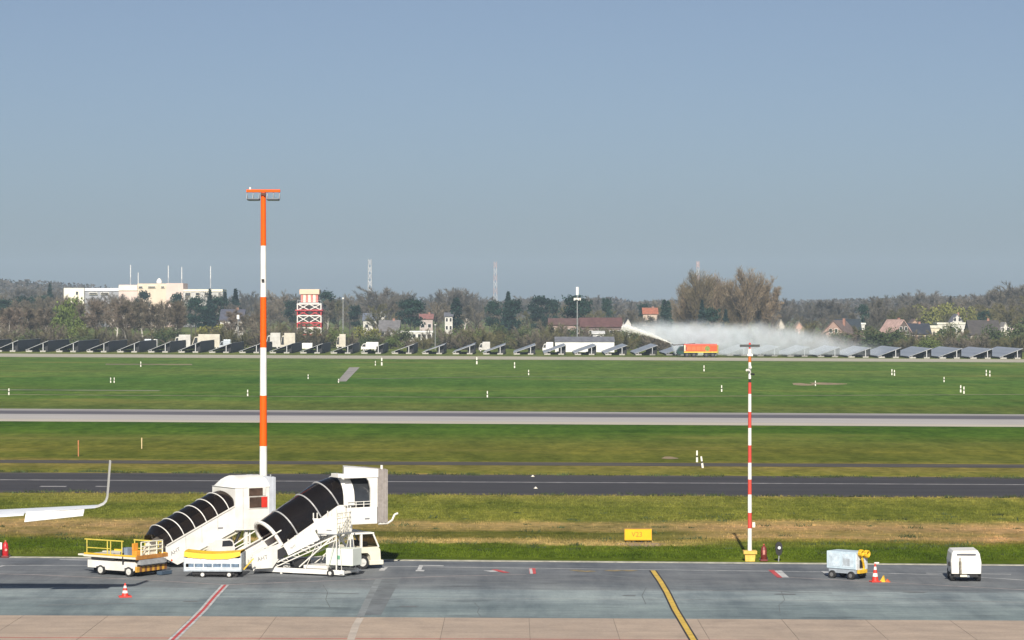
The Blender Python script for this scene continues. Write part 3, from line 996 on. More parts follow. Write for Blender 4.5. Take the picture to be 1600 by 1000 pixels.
# guard at the foot of the stairs
for v in (-0.02, W - 0.05):
    MB().prism([(-6.3, 0.34), (-6.38, 0.98), (-5.75, 1.30), (-4.6, 1.62), (-4.6, 1.05), (-5.2, 0.34)], v, v + 0.07).build('foot_guard', M['white'], root)
    m = MB()
    m.path([(-6.35, v, 0.95), (-6.30, v, 1.38), (-5.6, v, 1.78), (-4.7, v, 2.25)], 0.035, 6)
    m.path([(-6.3, v, 1.18), (-5.6, v, 1.5)], 0.03, 6)
    m.build('foot_rail', M['white'], root)
text_mesh('AHT', 0.30, M['ink'], root, Matrix.Translation((-5.75, -0.03, 0.86)) @ Matrix.Rotation(-R(12), 4, 'Y') @ Matrix.Rotation(R(90), 4, 'X'))
# upper cabin
band = [arch_pts(u, 3.38, W + 0.1, 1.50, 0, 16, -0.05) for u in (-1.12, -0.50)]
loft(band[0], band[1], 0.05).build('white_arch', M['white_clean'], root, (0, 0, 0), True)
win = [arch_pts(u, 3.38, W + 0.02, 1.46, 0, 16, -0.01) for u in (-0.50, 0.42)]
loft(win[0], win[1], 0.03).build('arched_window', M['window'], root, (0, 0, 0), True)
cab = MB().box((-0.95, -0.12, 2.38), (0.78, W + 0.12, 3.26), 0.02).build('cabin', M['white_clean'], root)
m = MB()
for v in (-0.10, W + 0.05):
    for z_ in (3.42, 3.56):
        m.bar((-0.95, v, z_), (0.42, v, z_), 0.03, 0.03)
    for u in (-0.93, -0.45, 0.0, 0.40):
        m.bar((u, v, 3.25), (u, v, 3.58), 0.035, 0.035)
m.build('railing', M['white'], cab)
for v in (-0.12, W):
    MB().prism([(0.40, 3.25), (0.40, 4.2), (0.30, 4.6), (0.05, 4.90), (0.80, 4.90), (0.80, 3.25)], v, v + 0.12).build('end_wall', M['white_clean'], cab)
MB().add([(-1.18, -0.16, 4.80), (0.82, -0.16, 4.80), (0.82, W + 0.16, 4.80), (0.1, W + 0.16, 4.80), (-1.18, -0.16, 5.38), (0.82, -0.16, 5.24), (0.82, W + 0.16, 5.24), (0.1, W + 0.16, 5.30)],
         [(0, 3, 2, 1), (4, 5, 6, 7), (0, 1, 5, 4), (1, 2, 6, 5), (2, 3, 7, 6), (3, 0, 4, 7)]).build('cabin_roof', M['white_clean'], cab)
MB().box((-1.50, -0.12, 4.84), (-1.15, 0.7, 5.04), 0.02).build('roof_step', M['white_clean'], cab)
m = MB()
for i in range(6):
    xa = 0.83 + i * 0.10
    k_ = 0.04 * (i % 2)
    m.box((xa, -0.1 + k_, 2.42), (xa + 0.102, W + 0.1 - k_, 5.22 - k_))
m.build('bellows', M['bellows'], root)
MB().tube((1.1, 0.0, 5.2), (1.1, 0.0, 5.42), 0.07, 0.07, 8).build('beacon', M['white'], root)
m = MB().path([(0.9, 0.0, 2.36), (1.45, 0.0, 2.36), (1.72, 0.0, 2.52), (1.86, 0.0, 2.80), (2.05, 0.0, 2.86)], 0.055, 8)
m.path([(0.9, W, 2.36), (1.45, W, 2.36), (1.72, W, 2.52), (1.86, W, 2.80), (2.05, W, 2.86)], 0.055, 8)
m.build('buffer_bar', M['white'], root)
MB().box((0.05, -0.13, 2.62), (0.33, -0.122, 2.70)).build('placard', M['ink'], cab)
# lift struts
for v in (0.25, W - 0.25):
    m = MB().bar((-0.85, v, 0.6), (-0.55, v, 2.4), 0.12, 0.12)
    m.bar((-1.9, v, 0.6), (-0.6, v, 2.4), 0.10, 0.10)
    m.bar((-0.5, v, 0.7), (-1.6, v, 2.3), 0.10, 0.10)
    m.build('lift_strut', M['white'], root)
# truck
m = MB()
m.box((-5.6, 0.35, 0.40), (0.9, W - 0.35, 0.62), 0.02)
m.build('chassis', M['white'], root)
bd = MB()
bd.prism([(-0.62, 0.30), (-0.62, 1.10), (-0.10, 1.16), (0.90, 1.16), (1.02, 1.0), (1.05, 0.46), (0.46, 0.46), (0.42, 0.72), (0.28, 0.86), (-0.28, 0.86), (-0.42, 0.72), (-0.46, 0.30)], 0.0, W)
body = bd.build('truck_body', M['cream'], root)
MB().box((0.40, -0.03, 0.22), (1.20, W + 0.03, 0.46), 0.03).build('bumper', M['cream'], body)
m = MB()
m.bar((-0.62, 0.05, 1.10), (-0.62, 0.05, 1.86), 0.09, 0.09)
m.bar((-0.08, 0.05, 1.12), (-0.08, 0.05, 1.86), 0.11, 0.11)
m.bar((0.94, 0.05, 1.14), (0.60, 0.05, 1.88), 0.08, 0.08)
m.bar((-0.62, W - 0.05, 1.10), (-0.62, W - 0.05, 1.86), 0.09, 0.09)
m.bar((0.94, W - 0.05, 1.14), (0.60, W - 0.05, 1.88), 0.08, 0.08)
m.box((-0.72, -0.02, 1.84), (0.66, W + 0.02, 1.92), 0.02)
m.build('cab_frame', M['white_clean'], body)
MB().add([(0.92, 0.09, 1.15), (0.60, 0.09, 1.84), (0.60, W - 0.09, 1.84), (0.92, W - 0.09, 1.15)], [(0, 1, 2, 3)]).build('windscreen', M['tint'], body)
MB().add([(-0.03, 0.04, 1.17), (0.88, 0.04, 1.17), (0.58, 0.04, 1.83), (-0.03, 0.04, 1.83)], [(0, 1, 2, 3)]).build('side_window', tinted('cab side glass', (0.75, 0.68, 0.55), 0.6), body)
MB().box((0.1, 0.4, 0.9), (0.5, W - 0.4, 1.4), 0.05).build('seat', M['dark'], body)
for (x, y) in ((0.0, 0.13), (0.0, W - 0.13), (-4.3, 0.3), (-4.3, W - 0.3)):
    wheel(root, x, y, 0.37, 0.26)

# ---- small open mobile steps in front of it
P = at(517, 901)
root = thing('mobile_steps', 'small open white steps with lattice underside and side platform in front of the black tunnel', 'steps', P, R(-25))
W = 1.5
for v in (0.0, W):
    MB().prism([(-2.72, 1.45), (-0.95, 2.30), (-0.66, 1.86), (-2.48, 0.98)], v, v + 0.05).build('side_panel', M['white_clean'], root)
    MB().prism([(-1.06, 2.92), (0.34, 2.95), (0.34, 2.18), (-0.72, 2.18)], v - 0.012, v + 0.05).build('platform_panel', M['white_clean'], root)
    z_of = lambda u: 1.47 + 0.48 * (u + 2.69)
    for u in (-2.5, -2.1, -1.6, -1.2):
        MB().bar((u, v + 0.02, z_of(u) - 0.1), (u, v + 0.02, z_of(u) + 0.26), 0.035, 0.035).build('railing_post', M['white'], root)
    for u, h in ((-1.02, 0.30), (-0.8, 0.32), (-0.22, 0.32)):
        MB().bar((u, v + 0.02, 2.9), (u, v + 0.02, 2.9 + h), 0.045, 0.045).build('railing_post', M['white'], root)
    MB().bar((0.31, v + 0.02, 0.3), (0.31, v + 0.02, 3.5), 0.05, 0.05).build('corner_post', M['white'], root)
    m = MB()
    A0, A1 = Vector((-3.85, v + 0.03, 0.30)), Vector((0.30, v + 0.03, 2.10))
    B0, B1 = Vector((-1.85, v + 0.03, 0.42)), Vector((0.26, v + 0.03, 1.82))
    m.bar(A0, A1, 0.05, 0.07)
    A2 = A0 + Vector((0.42, 0, -0.02))
    A3 = A1 + Vector((0.0, 0, -0.22))
    m.bar(A2, A3, 0.045, 0.05)
    for i in range(12):
        p = A0.lerp(A1, (i + 0.5) / 12)
        q = A2.lerp(A3, (i + (0.1 if i % 2 else 0.9)) / 12)
        m.bar(p, q, 0.025, 0.025)
    m.bar(B0, A1.lerp(A0, 0.05), 0.06, 0.06)
    m.bar((0.25, v + 0.03, 2.0), (-0.25, v + 0.03, 0.3), 0.025, 0.025)
    m.bar((0.45, v + 0.03, 1.9), (0.62, v + 0.03, 0.3), 0.025, 0.025)
    m.bar((-0.9, v + 0.03, 1.5), (-1.5, v + 0.03, 0.35), 0.03, 0.03)
    m.build('lattice_girder', M['white'], root)
    m = MB().box((-4.55, v - 0.04, 0.10), (0.75, v + 0.09, 0.34), 0.02)
    m.build('frame_beam', M['white_clean'], root)
m = MB()
for i in range(11):
    u = -3.5 + i * 0.25
    zt = 0.5 + i * 0.155
    m.box((u, 0.06, zt), (u + 0.24, W - 0.01, zt + 0.035))
m.box((-0.75, 0.06, 2.14), (0.33, W, 2.19))
m.build('steps', M['step'], root)
MB().box((-0.78, -0.02, 2.12), (0.36, W + 0.06, 2.18)).build('platform_floor', M['grey_metal'], root)
MB().prism([(-3.50, 1.05), (-2.76, 1.40), (-2.52, 1.0), (-3.36, 0.68)], -0.06, 0.04).build('skirt', M['dark'], root)
m = MB()
for v in (0.1, 0.35, 0.6, 0.85, 1.1, 1.35):
    m.bar((0.34, v, 2.2), (0.34, v, 3.2), 0.03, 0.03)
for z_ in (2.45, 2.7, 2.95, 3.2):
    m.bar((0.34, 0, z_), (0.34, W, z_), 0.03, 0.03)
m.build('end_gate', M['cream'], root)
o = MB().box((-0.46, 0.30, 0.55), (1.10, 1.25, 1.42), 0.03).build('equipment_box', nmat('pale greenish white paint', (0.66, 0.70, 0.63), 0.5, var=0.05, scale=1), root)
MB().box((0.18, 0.29, 0.86), (0.36, 0.30, 1.06)).build('sticker', nmat('green sticker', (0.12, 0.33, 0.20), 0.6), o)
MB().box((-1.65, 0.1, 0.36), (-0.3, 1.3, 0.52), 0.02).build('deck', M['white'], root)
MB().box((-2.30, 0.25, 0.36), (-1.72, 1.0, 0.78), 0.03).build('motor_housing', M['dark'], root)
m = MB().box((0.55, -0.1, 0.16), (0.72, 1.9, 0.26)).box((-0.05, -0.05, 0.16), (0.1, 1.9, 0.26))
m.build('axle_beam', M['white'], root)
for (x, y) in ((0.04, -0.12), (0.45, 1.62)):
    wheel(root, x, y, 0.19, 0.13, rim=0.5)
MB().box((-2.95, -0.02, 0.0), (-2.85, 0.08, 0.12)).build('jack', M['white'], root)
MB().box((-3.9, 0.1, 0.0), (-3.6, 0.3, 0.12)).build('foot', M['dark'], root)
MB().box((-2.9, 0.1, 0.0), (-2.4, 0.3, 0.12)).build('foot', M['dark'], root)
text_mesh('AHT', 0.18, M['ink'], root, Matrix.Translation((-2.2, -0.006, 1.42)) @ Matrix.Rotation(-R(26), 4, 'Y') @ Matrix.Rotation(R(90), 4, 'X'))
MB().box((-0.25, -0.02, 2.32), (0.05, -0.012, 2.38)).build('placard', M['ink'], root)

# ------------------------------------------------------------------ cargo platform truck with yellow rails
P = at(201, 901.5)
root = thing('platform_loader', 'low white and orange baggage platform truck with yellow railing beside the left stairs', 'loader', P, R(-33))
W = 2.3
m = MB().prism([(-2.75, 0.36), (-2.75, 0.74), (0.25, 0.74), (0.42, 0.60), (0.42, 0.36), (0.32, 0.30), (0.28, 0.44), (-0.28, 0.44), (-0.32, 0.28), (-1.55, 0.28), (-1.60, 0.44), (-2.15, 0.44), (-2.2, 0.36)], 0.0, W)
m.build('body', M['white'], root)
MB().box((-2.5, -0.012, 0.76), (-1.0, 0.3, 0.92)).build('recess', M['dark'], root)
MB().box((-3.0, -0.05, 0.90), (0.5, W + 0.05, 1.02), 0.015).build('platform_deck', M['cream'], root)
MB().box((-2.95, -0.075, 1.02), (0.52, 0.03, 1.10), 0.01).build('side_rail', M['yellow'], root)
MB().box((-2.95, W - 0.05, 1.02), (0.52, W + 0.075, 1.10), 0.01).build('side_rail', M['yellow'], root)
MB().box((0.50, -0.05, 0.88), (0.60, W + 0.05, 1.08), 0.01).build('front_rail', nmat('orange brown paint', (0.50, 0.22, 0.05), 0.55, var=0.2, scale=2), root)
m = MB()
for u in (-2.9, -2.3):
    m.box((u, 0.2, 0.86), (u + 0.1, W - 0.2, 0.98))
m.box((-3.5, 0.1, 0.92), (-2.95, 0.35, 1.0), 0.01)
m.box((-3.5, W - 0.35, 0.92), (-2.95, W - 0.1, 1.0), 0.01)
m.build('loading_fork', M['cream'], root)
# railing
m = MB()
z1_, z2_ = 1.36, 1.78
rail = [(-2.75, 0.0), (-1.55, 0.0), (-0.2, 0.0)]
pts = [(-2.80, 0.0), (-1.42, 0.0), (-1.20, 0.0), (-0.45, 0.0)]
for u, v in pts:
    m.tube((u, v, 1.05), (u, v, z2_ if True else 0), 0.028, 0.028, 6)
m.tube((-2.95, 0.0, z2_), (-0.35, 0.0, z2_), 0.035, 0.035, 6)
m.tube((-2.80, 0.0, z1_), (-1.2, 0.0, z1_), 0.025, 0.025, 6)
for u in (-1.6, -0.9, 0.0):
    m.tube((u, W, 1.05), (u, W, z2_ - .15), 0.028, 0.028, 6)
m.tube((-1.65, W, z2_ - .15), (0.3, W, z2_ - .15), 0.035, 0.035, 6)
m.tube((-1.6, W, z1_ - .15), (0.3, W, z1_ - .15), 0.025, 0.025, 6)
m.build('railing', nmat('railing yellow', (0.62, 0.50, 0.08), 0.5, var=0.1, scale=3), root)
m = MB()
for (v, w_) in ((0.55, 0), (1.15, 0), (1.75, 0), (2.2, 0)):
    m.tube((0.35, v, 1.02), (0.35, v, 1.72), 0.035, 0.035, 6)
for z_ in (1.3, 1.5, 1.72):
    m.tube((0.35, 0.55, z_), (0.35, 2.2, z_), 0.035, 0.035, 6)
m.box((0.05, 1.0, 1.05), (0.3, 1.9, 1.45), 0.03)
m.build('front_guard', M['cream'], root)
MB().box((-0.75, 0.35, 1.02), (-0.40, 0.75, 1.42), 0.03).build('control_console', nmat('blue grey console', (0.20, 0.25, 0.33), 0.5), root)
m = MB().box((-0.15, 0.4, 1.02), (0.15, 0.8, 1.30), 0.06).box((-0.15, 0.4, 1.28), (-0.05, 0.8, 1.66), 0.04)
m.build('seat', nmat('orange seat', (0.70, 0.30, 0.03), 0.6), root)
MB().box((-1.0, 0.5, 1.02), (-0.75, 0.8, 1.18), 0.03).build('toolbox', M['dark'], root)
MB().bar((-0.35, -0.02, 0.62), (-0.35, -0.02, 1.2), 0.07, 0.07).build('lever', M['dark'], root)
MB().box((-2.6, 0.3, 0.14), (0.2, W - 0.3, 0.32)).build('shadow_block', M['dark'], root)  # dark box added as the shadow under the body
# front: grey ramp and striped bumper
MB().prism([(0.42, 0.62), (0.50, 0.86), (0.60, 0.86), (0.72, 0.62)], 0.15, W - 0.25).build('ramp_plate', M['grey_metal'], root)
m = MB()
for i in range(12):
    m.cur = i % 2
    v = i * W / 12
    m.box((0.42, v, 0.26), (0.56, v + W / 12 - 0.002, 0.52))
m.build('bumper', [nmat('bumper orange', (0.62, 0.33, 0.04), 0.6, var=0.15, scale=4), nmat('bumper brown', (0.22, 0.09, 0.03), 0.7)], root)
MB().box((0.56, 1.5, 0.02), (0.9, W, 0.2), 0.02).build('front_step', nmat('dark blue step', (0.05, 0.08, 0.12), 0.6), root)
MB().box((0.43, 0.15, 0.53), (0.47, 0.35, 0.62), 0.01).build('headlight', M['window'], root)
for (x, y) in ((0.0, 0.10), (-1.88, 0.10), (0.0, W - 0.1), (-1.88, W - 0.1)):
    wheel(root, x, y, 0.26, 0.22, rim=0.62)

# ------------------------------------------------------------------ baggage dolly with yellow tarpaulin
P = at(332, 902.5)
root = thing('baggage_dolly', 'silver baggage dolly covered with a sagging yellow tarpaulin in front of the left stairs', 'dolly', P, R(-3))
L2, W = 1.42, 1.5
MB().box((-L2, 0, 0.30), (L2, W, 0.42), 0.02).build('frame', M['galv'], root)
for v in (0.0, W - 0.04):
    m = MB()
    m.box((-L2, v, 0.44), (L2, v + 0.04, 0.52))
    m.box((-L2, v, 0.70), (L2, v + 0.04, 0.98))
    for i in range(7):
        u = -L2 + i * (2 * L2 - 0.06) / 6
        m.box((u, v - 0.006, 0.42), (u + 0.06, v + 0.046, 1.0))
    m.build('side_panel', nmat('silver white sheet', (0.60, 0.64, 0.67), 0.45, 0.1, var=0.12, scale=2.5), root)
    MB().box((-L2 + 0.2, v + 0.012, 0.52), (L2 - 0.1, v + 0.03, 0.70)).build('side_window', nmat('blue grey mesh', (0.13, 0.19, 0.27), 0.5, var=0.3, scale=5), root)
for u in (-L2 - 0.05, L2):
    MB().box((u, 0.0, 0.30), (u + 0.05, W, 1.22), 0.01).build('end_panel', M['galv'], root)
nx, ny = 24, 10
vs_, fs = [], []
rq = random.Random(3)
for j in range(ny + 1):
    for i in range(nx + 1):
        u = -L2 - 0.02 + (2 * L2 + 0.02) * i / nx
        v = -0.05 + (W + 0.1) * j / ny
        a = i / nx
        hang = 0.0
        z_ = 1.34 - 0.20 * math.sin(math.pi * a) ** 0.8 * math.sin(math.pi * j / ny) ** 0.5 + rq.uniform(-0.012, 0.012)
        if j in (0, ny):
            z_ = 0.92 + 0.16 * (2 * a - 1) ** 2 + rq.uniform(-0.02, 0.02) - 0.02 * math.cos(a * 9)
        elif j in (1, ny - 1):
            z_ = 1.30 - 0.10 * math.sin(math.pi * a)
            v += -0.13 if j == 1 else 0.13
        vs_.append((u, v, z_))
for j in range(ny):
    for i in range(nx):
        a = j * (nx + 1) + i
        fs.append((a, a + 1, a + nx + 2, a + nx + 1))
MB().add(vs_, fs).build('tarpaulin', M['tarp'], root, (0, 0, 0), True)
m = MB().bar((L2 + 0.05, 0.75, 0.34), (L2 + 0.55, 0.75, 0.9), 0.06, 0.06)
m.build('drawbar', M['yellow'], root)
MB().box((-1.05, 0.1, 0.14), (1.1, W - 0.1, 0.30)).build('axle_shade', M['dark'], root)  # dark box added to deepen the shade between the axles
for (x, y) in ((-0.5, -0.02), (0.85, -0.02), (-0.95, W - 0.1), (1.15, W - 0.1), (-0.8, 0.25), (1.1, 0.25)):
    wheel(root, x, y, 0.155, 0.10, rim=0.6, mr=M['rim'] if y < 0 else M['dark'])


# ------------------------------------------------------------------ traffic cones
def cone(px, py, h, label, bw=0.42):
    r_ = thing('traffic_cone', label, 'cone', at(px, py), R(12), 'traffic cones on the apron')
    MB().box((-bw / 2, -bw / 2, 0.01), (bw / 2, bw / 2, 0.06), 0.015).build('base', M['bright_red'], r_)
    f = lambda z: 0.155 * (1 - z / h) + 0.03
    zs = [0.05, 0.30 * h, 0.48 * h, 0.66 * h, 0.82 * h, h]
    for i in range(5):
        MB().tube((0, 0, zs[i]), (0, 0, zs[i + 1]), f(zs[i]), f(zs[i + 1]), 14).build('band', M['bright_red'] if i % 2 == 0 else M['white_clean'], r_, (0, 0, 0), True)
    return r_


cone(195.5, 933, 0.66, 'small red and white traffic cone standing alone near the wing shadow', 0.6)
r_ = cone(1367.5, 909.5, 0.95, 'big red and white traffic cone beside the pale blue ground power cart', 0.5)
MB().box((-0.05, -0.03, 0.93), (0.20, 0.03, 1.0), 0.01).build('flag', M['white_clean'], r_)
r_ = thing('wheel_chock', 'yellow and orange wheel chock lying right of the big cone', 'chock', at(1380, 909.5), R(-20))
MB().prism([(-0.17, 0.01), (0.02, 0.34), (0.12, 0.01)], -0.10, 0.12).build('wedge', M['yellow'], r_)
MB().prism([(0.13, 0.01), (0.20, 0.17), (0.36, 0.01)], -0.08, 0.12).build('wedge', nmat('dull orange rubber', (0.60, 0.12, 0.03), 0.7), r_)

M['galv_dark'] = nmat('dull dark rim', (0.14, 0.14, 0.14), 0.6)
# ------------------------------------------------------------------ pale blue ground power cart
P = at(1337, 906.5)
root = thing('ground_power_cart', 'pale blue ground power cart with yellow cable reels on its end', 'power cart', P, R(-40))
L2, W = 1.75, 1.05
pale = nmat('pale blue paint', (0.50, 0.60, 0.66), 0.5, var=0.12, scale=2.2, col2=(0.38, 0.48, 0.55))
body = MB().box((-L2, 0, 0.52), (0, W, 1.40), 0.03).build('housing', pale, root)
for i in range(2):
    MB().box((-L2 + 0.12 + i * 0.82, -0.012, 0.62), (-L2 + 0.80 + i * 0.82, 0.01, 1.30), 0.008).build('door', nmat('pale door paint', (0.54, 0.63, 0.70), 0.5, var=0.15, scale=3), body)
m = MB()
for i in range(6):
    m.box((-0.75 + 0.0, -0.018, 0.72 + i * 0.06), (-0.35, -0.008, 0.75 + i * 0.06))
m.build('louvre', M['grey_metal'], body)
MB().box((-L2 + 0.1, 0.05, 0.30), (0.0, W - 0.05, 0.52)).build('chassis', M['galv'], root)
MB().box((0.0, 0.02, 0.50), (0.05, W - 0.02, 1.30), 0.01).build('end_panel', nmat('white end panel', (0.66, 0.69, 0.70), 0.5, var=0.15, scale=4), root)
MB().box((0.05, 0.28, 0.60), (0.10, 0.62, 1.0), 0.01).build('control_panel', M['dark'], root)
cab_y = nmat('yellow cable', (0.78, 0.48, 0.02), 0.5, var=0.15, scale=8)
for (v, z_, r2, nm) in ((0.25, 1.36, 0.15, 'cable_loop'), (0.78, 1.28, 0.17, 'cable_loop')):
    m = MB()
    for k_ in range(3):
        pts = [(0.12 + 0.05 * k_, v + r2 * math.cos(a), z_ + r2 * 0.9 * math.sin(a)) for a in [2 * math.pi * i / 14 for i in range(15)]]
        m.path(pts, 0.055, 6)
    m.build(nm, cab_y, root, (0, 0, 0), True)
m = MB().path([(0.14, 0.35, 1.2), (0.16, 0.38, 1.0), (0.14, 0.50, 0.8), (0.12, 0.58, 0.6), (0.12, 0.55, 0.45)], 0.06, 8)
m.build('hanging_cable', cab_y, root, (0, 0, 0), True)
MB().box((0.02, 0.10, 0.32), (0.16, W - 0.2, 0.50), 0.02).build('bumper', M['yellow'], root)
for (x, y) in ((-0.28, 0.03), (-1.42, 0.03), (-0.28, W - 0.03), (-1.42, W - 0.03)):
    wheel(root, x, y, 0.21, 0.16, rim=0.5, mr=M['galv_dark'])

# ------------------------------------------------------------------ white box trailer seen from the drawbar end
P = at(1509.5, 909.5)
root = thing('equipment_trailer', 'white rounded equipment trailer with dark slot and raised drawbar at the right', 'trailer', P, R(-3))
sec = [(-0.73, 0.42), (-0.76, 1.0), (-0.70, 1.42), (-0.62, 1.56), (0.60, 1.58), (0.70, 1.42), (0.78, 0.95), (0.76, 0.42)]
m = MB()
n = len(sec)
lay = [(0.10, 0.0, 1.0), (0.0, 0.05, 0.97), (0.12, 0.10, 1.0), (2.0, 0.10, 1.0), (2.15, 0.05, 0.95)]
vs_ = []
for k_, (y, g_, s_) in enumerate(((0.0, 0, 0.95), (0.06, 0, 1.0), (2.0, 0, 1.0), (2.1, 0, 0.94))):
    for x, z in sec:
        back = 0.16 * max(0, (z - 1.0)) if k_ < 2 else 0
        vs_.append((x * s_, y + back, 0.42 + (z - 0.42) * (0.975 if k_ in (0, 3) else 1.0)))
fs = []
for k_ in range(3):
    for i in range(n):
        j = (i + 1) % n
        fs.append((k_ * n + i, k_ * n + j, (k_ + 1) * n + j, (k_ + 1) * n + i))
fs += [tuple(range(n - 1, -1, -1)), tuple(range(3 * n, 4 * n))]
m.add(vs_, fs)
body = m.build('housing', M['white_clean'], root)
MB().box((-0.46, 0.02, 1.35), (0.50, 0.10, 1.43)).build('air_slot', nmat('grey slot', (0.10, 0.10, 0.12), 0.7), body)
m = MB().bar((-0.29, -0.06, 0.42), (-0.30, -0.03, 1.05), 0.12, 0.08)
m.bar((-0.30, -0.04, 0.95), (-0.30, -0.01, 1.24), 0.06, 0.05)
m.box((-0.36, -0.08, 0.60), (-0.24, -0.02, 0.64))
m.box((-0.37, -0.08, 0.84), (-0.23, -0.02, 0.88))
m.build('drawbar', nmat('rusty grey steel', (0.22, 0.20, 0.16), 0.7, var=0.3, scale=8), root)
MB().box((-0.30, -0.05, 0.26), (0.05, 0.1, 0.36), 0.01).build('tow_plate', M['cream'], root)
MB().tube((0.08, -0.05, 0.28), (0.14, -0.1, 0.30), 0.06, 0.05, 10).build('coupling', M['galv'], root)
MB().box((-0.62, 0.08, 0.24), (0.62, 2.0, 0.42)).build('chassis', M['dark'], root)
MB().box((-0.86, 0.25, 0.78), (-0.76, 0.42, 0.98), 0.02).build('side_lamp', M['dark'], root)
for (x, y) in ((-0.62, 0.5), (0.66, 0.5), (-0.62, 1.7), (0.66, 1.7)):
    o = wheel(root, x, y, 0.30, 0.24, mr=M['galv_dark'])
    o.rotation_euler = (0, 0, R(90))

# ------------------------------------------------------------------ covered fire extinguishers at the grass edge
def extinguisher(px, py, hgt, label, body_m, extra):
    r_ = thing('wheeled_extinguisher', label, 'fire extinguisher', at(px, py), 0, 'wheeled fire extinguishers at the grass edge')
    m = MB().lathe([(0.15, 0.10), (0.17, 0.14), (0.165, hgt * 0.62), (0.12, hgt * 0.86), (0.05, hgt * 0.93), (0.05, hgt)], 14)
    m.build('cylinder', body_m, r_, (0, 0, 0), True)
    MB().box((-0.20, -0.16, 0.02), (0.20, 0.16, 0.12), 0.02).build('cart', nmat('dark red steel', (0.14, 0.02, 0.02), 0.6), r_)
    for sx in (-0.2, 0.2):
        o = wheel(r_, sx, 0.1, 0.11, 0.05)
        o.rotation_euler = (0, 0, R(90))
    if extra == 'label':
        MB().box((-0.07, -0.175, hgt * 0.42), (0.05, -0.16, hgt * 0.68)).build('label_plate', nmat('faded pink label', (0.55, 0.22, 0.18), 0.6), r_)
        MB().tube((0, 0, hgt * 0.98), (0, 0, hgt * 1.04), 0.06, 0.04, 8).build('valve', nmat('copper red valve', (0.45, 0.10, 0.04), 0.5), r_)
    else:
        MB().box((-0.34, -0.12, hgt * 0.50), (-0.17, 0.1, hgt * 0.90), 0.03).build('hose_cover', M['white_clean'], r_)
        MB().box((-0.36, -0.1, 0.05), (-0.18, 0.1, hgt * 0.45), 0.03).build('hose_reel', M['dark'], r_)
        MB().tube((0.06, -0.165, hgt * 0.48), (0.06, -0.175, hgt * 0.48), 0.07, 0.07, 10).build('label_plate', nmat('pink label', (0.70, 0.30, 0.26), 0.6), r_)
        MB().tube((0, 0, hgt * 0.9), (0, 0, hgt * 1.04), 0.06, 0.04, 8).build('valve', nmat('brass valve', (0.40, 0.28, 0.12), 0.5), r_)
    return r_


extinguisher(1193.5, 877.3, 0.92, 'dark red wheeled fire extinguisher right of the yellow mast base', nmat('dark red paint', (0.17, 0.022, 0.018), 0.45, var=0.2, scale=3), 'label')
extinguisher(8.5, 871.5, 0.92, 'bright red wheeled fire extinguisher with white cover at the left end of the grass edge', nmat('vivid red paint', (0.48, 0.015, 0.02), 0.4, var=0.1, scale=3), 'hose')

# ------------------------------------------------------------------ black signal lamp
P = at(1217, 877.5)
r_ = thing('signal_lamp', 'black upright signal lamp with a round white lens in the grass', 'signal lamp', P)
MB().tube((-0.02, 0, 0), (0.02, 0, 0.42), 0.035, 0.035, 8).build('post', M['grey_metal'], r_)
m = MB()
poly = []
for i in range(20):
    a = 2 * math.pi * i / 20
    poly.append((0.19 * math.cos(a) * (0.92 if math.sin(a) < 0 else 1), 0.70 + 0.37 * math.copysign(abs(math.sin(a)) ** 0.6, math.sin(a))))
m.prism(poly, -0.06, 0.10)
m.build('backboard', M['dark'], r_)
MB().tube((0.01, -0.06, 0.76), (0.01, -0.13, 0.76), 0.10, 0.11, 14).build('hood', M['dark'], r_)
MB().tube((0.01, -0.13, 0.76), (0.01, -0.14, 0.76), 0.085, 0.085, 14).build('lens', nmat('white lens', (0.62, 0.65, 0.70), 0.3, var=0.05), r_)

# ------------------------------------------------------------------ yellow V23 guidance sign
P = at(997, 847.5)
r_ = thing('guidance_sign', 'yellow taxiway guidance sign reading V23 in the dry grass', 'sign', P, R(1.5))
body = MB().box((-0.80, -0.07, 0.12), (0.80, 0.09, 0.80), 0.02).build('sign_box', nmat('sign frame yellow', (0.62, 0.36, 0.02), 0.5, var=0.06), r_)
MB().box((-0.755, -0.082, 0.165), (0.755, -0.068, 0.755)).build('sign_face', nmat('sign face yellow', (0.82, 0.43, 0.006), 0.4, var=0.05, scale=2), body)
text_mesh('V23', 0.40, nmat('sign lettering', (0.32, 0.16, 0.01), 0.6, var=0.05), body, Matrix.Translation((-0.07, -0.084, 0.46)) @ Matrix.Rotation(R(90), 4, 'X'))
MB().box((-0.80, -0.10, 0.80), (0.72, 0.10, 0.84)).build('top_strip', nmat('sign edge brown', (0.30, 0.17, 0.04), 0.6), body)
for x in (-0.62, -0.2, 0.2, 0.62):
    MB().box((x - 0.04, -0.03, -0.02), (x + 0.04, 0.05, 0.13)).build('leg', M['dark'], r_)

# ------------------------------------------------------------------ wing of an aircraft parked left of the frame
WY = 124.6
tip = Vector(((150 - 800) * WY / F, WY, H - (793 - YH) * WY / F))
root = thing('aircraft_wing', 'white aircraft wing tip with upturned winglet and lowered aileron at the left edge', 'aircraft wing', tip)
def airfoil(c, th):
    top = [(0.0, 0.0), (0.05, 0.35), (0.2, 0.75), (0.4, 0.8), (0.7, 0.5), (1.0, 0.02)]
    bot = [(1.0, -0.02), (0.7, -0.15), (0.4, -0.35), (0.15, -0.4), (0.03, -0.25)]
    return [(c * (1 - a), th * b) for a, b in top + bot]      # leading edge away from the viewer


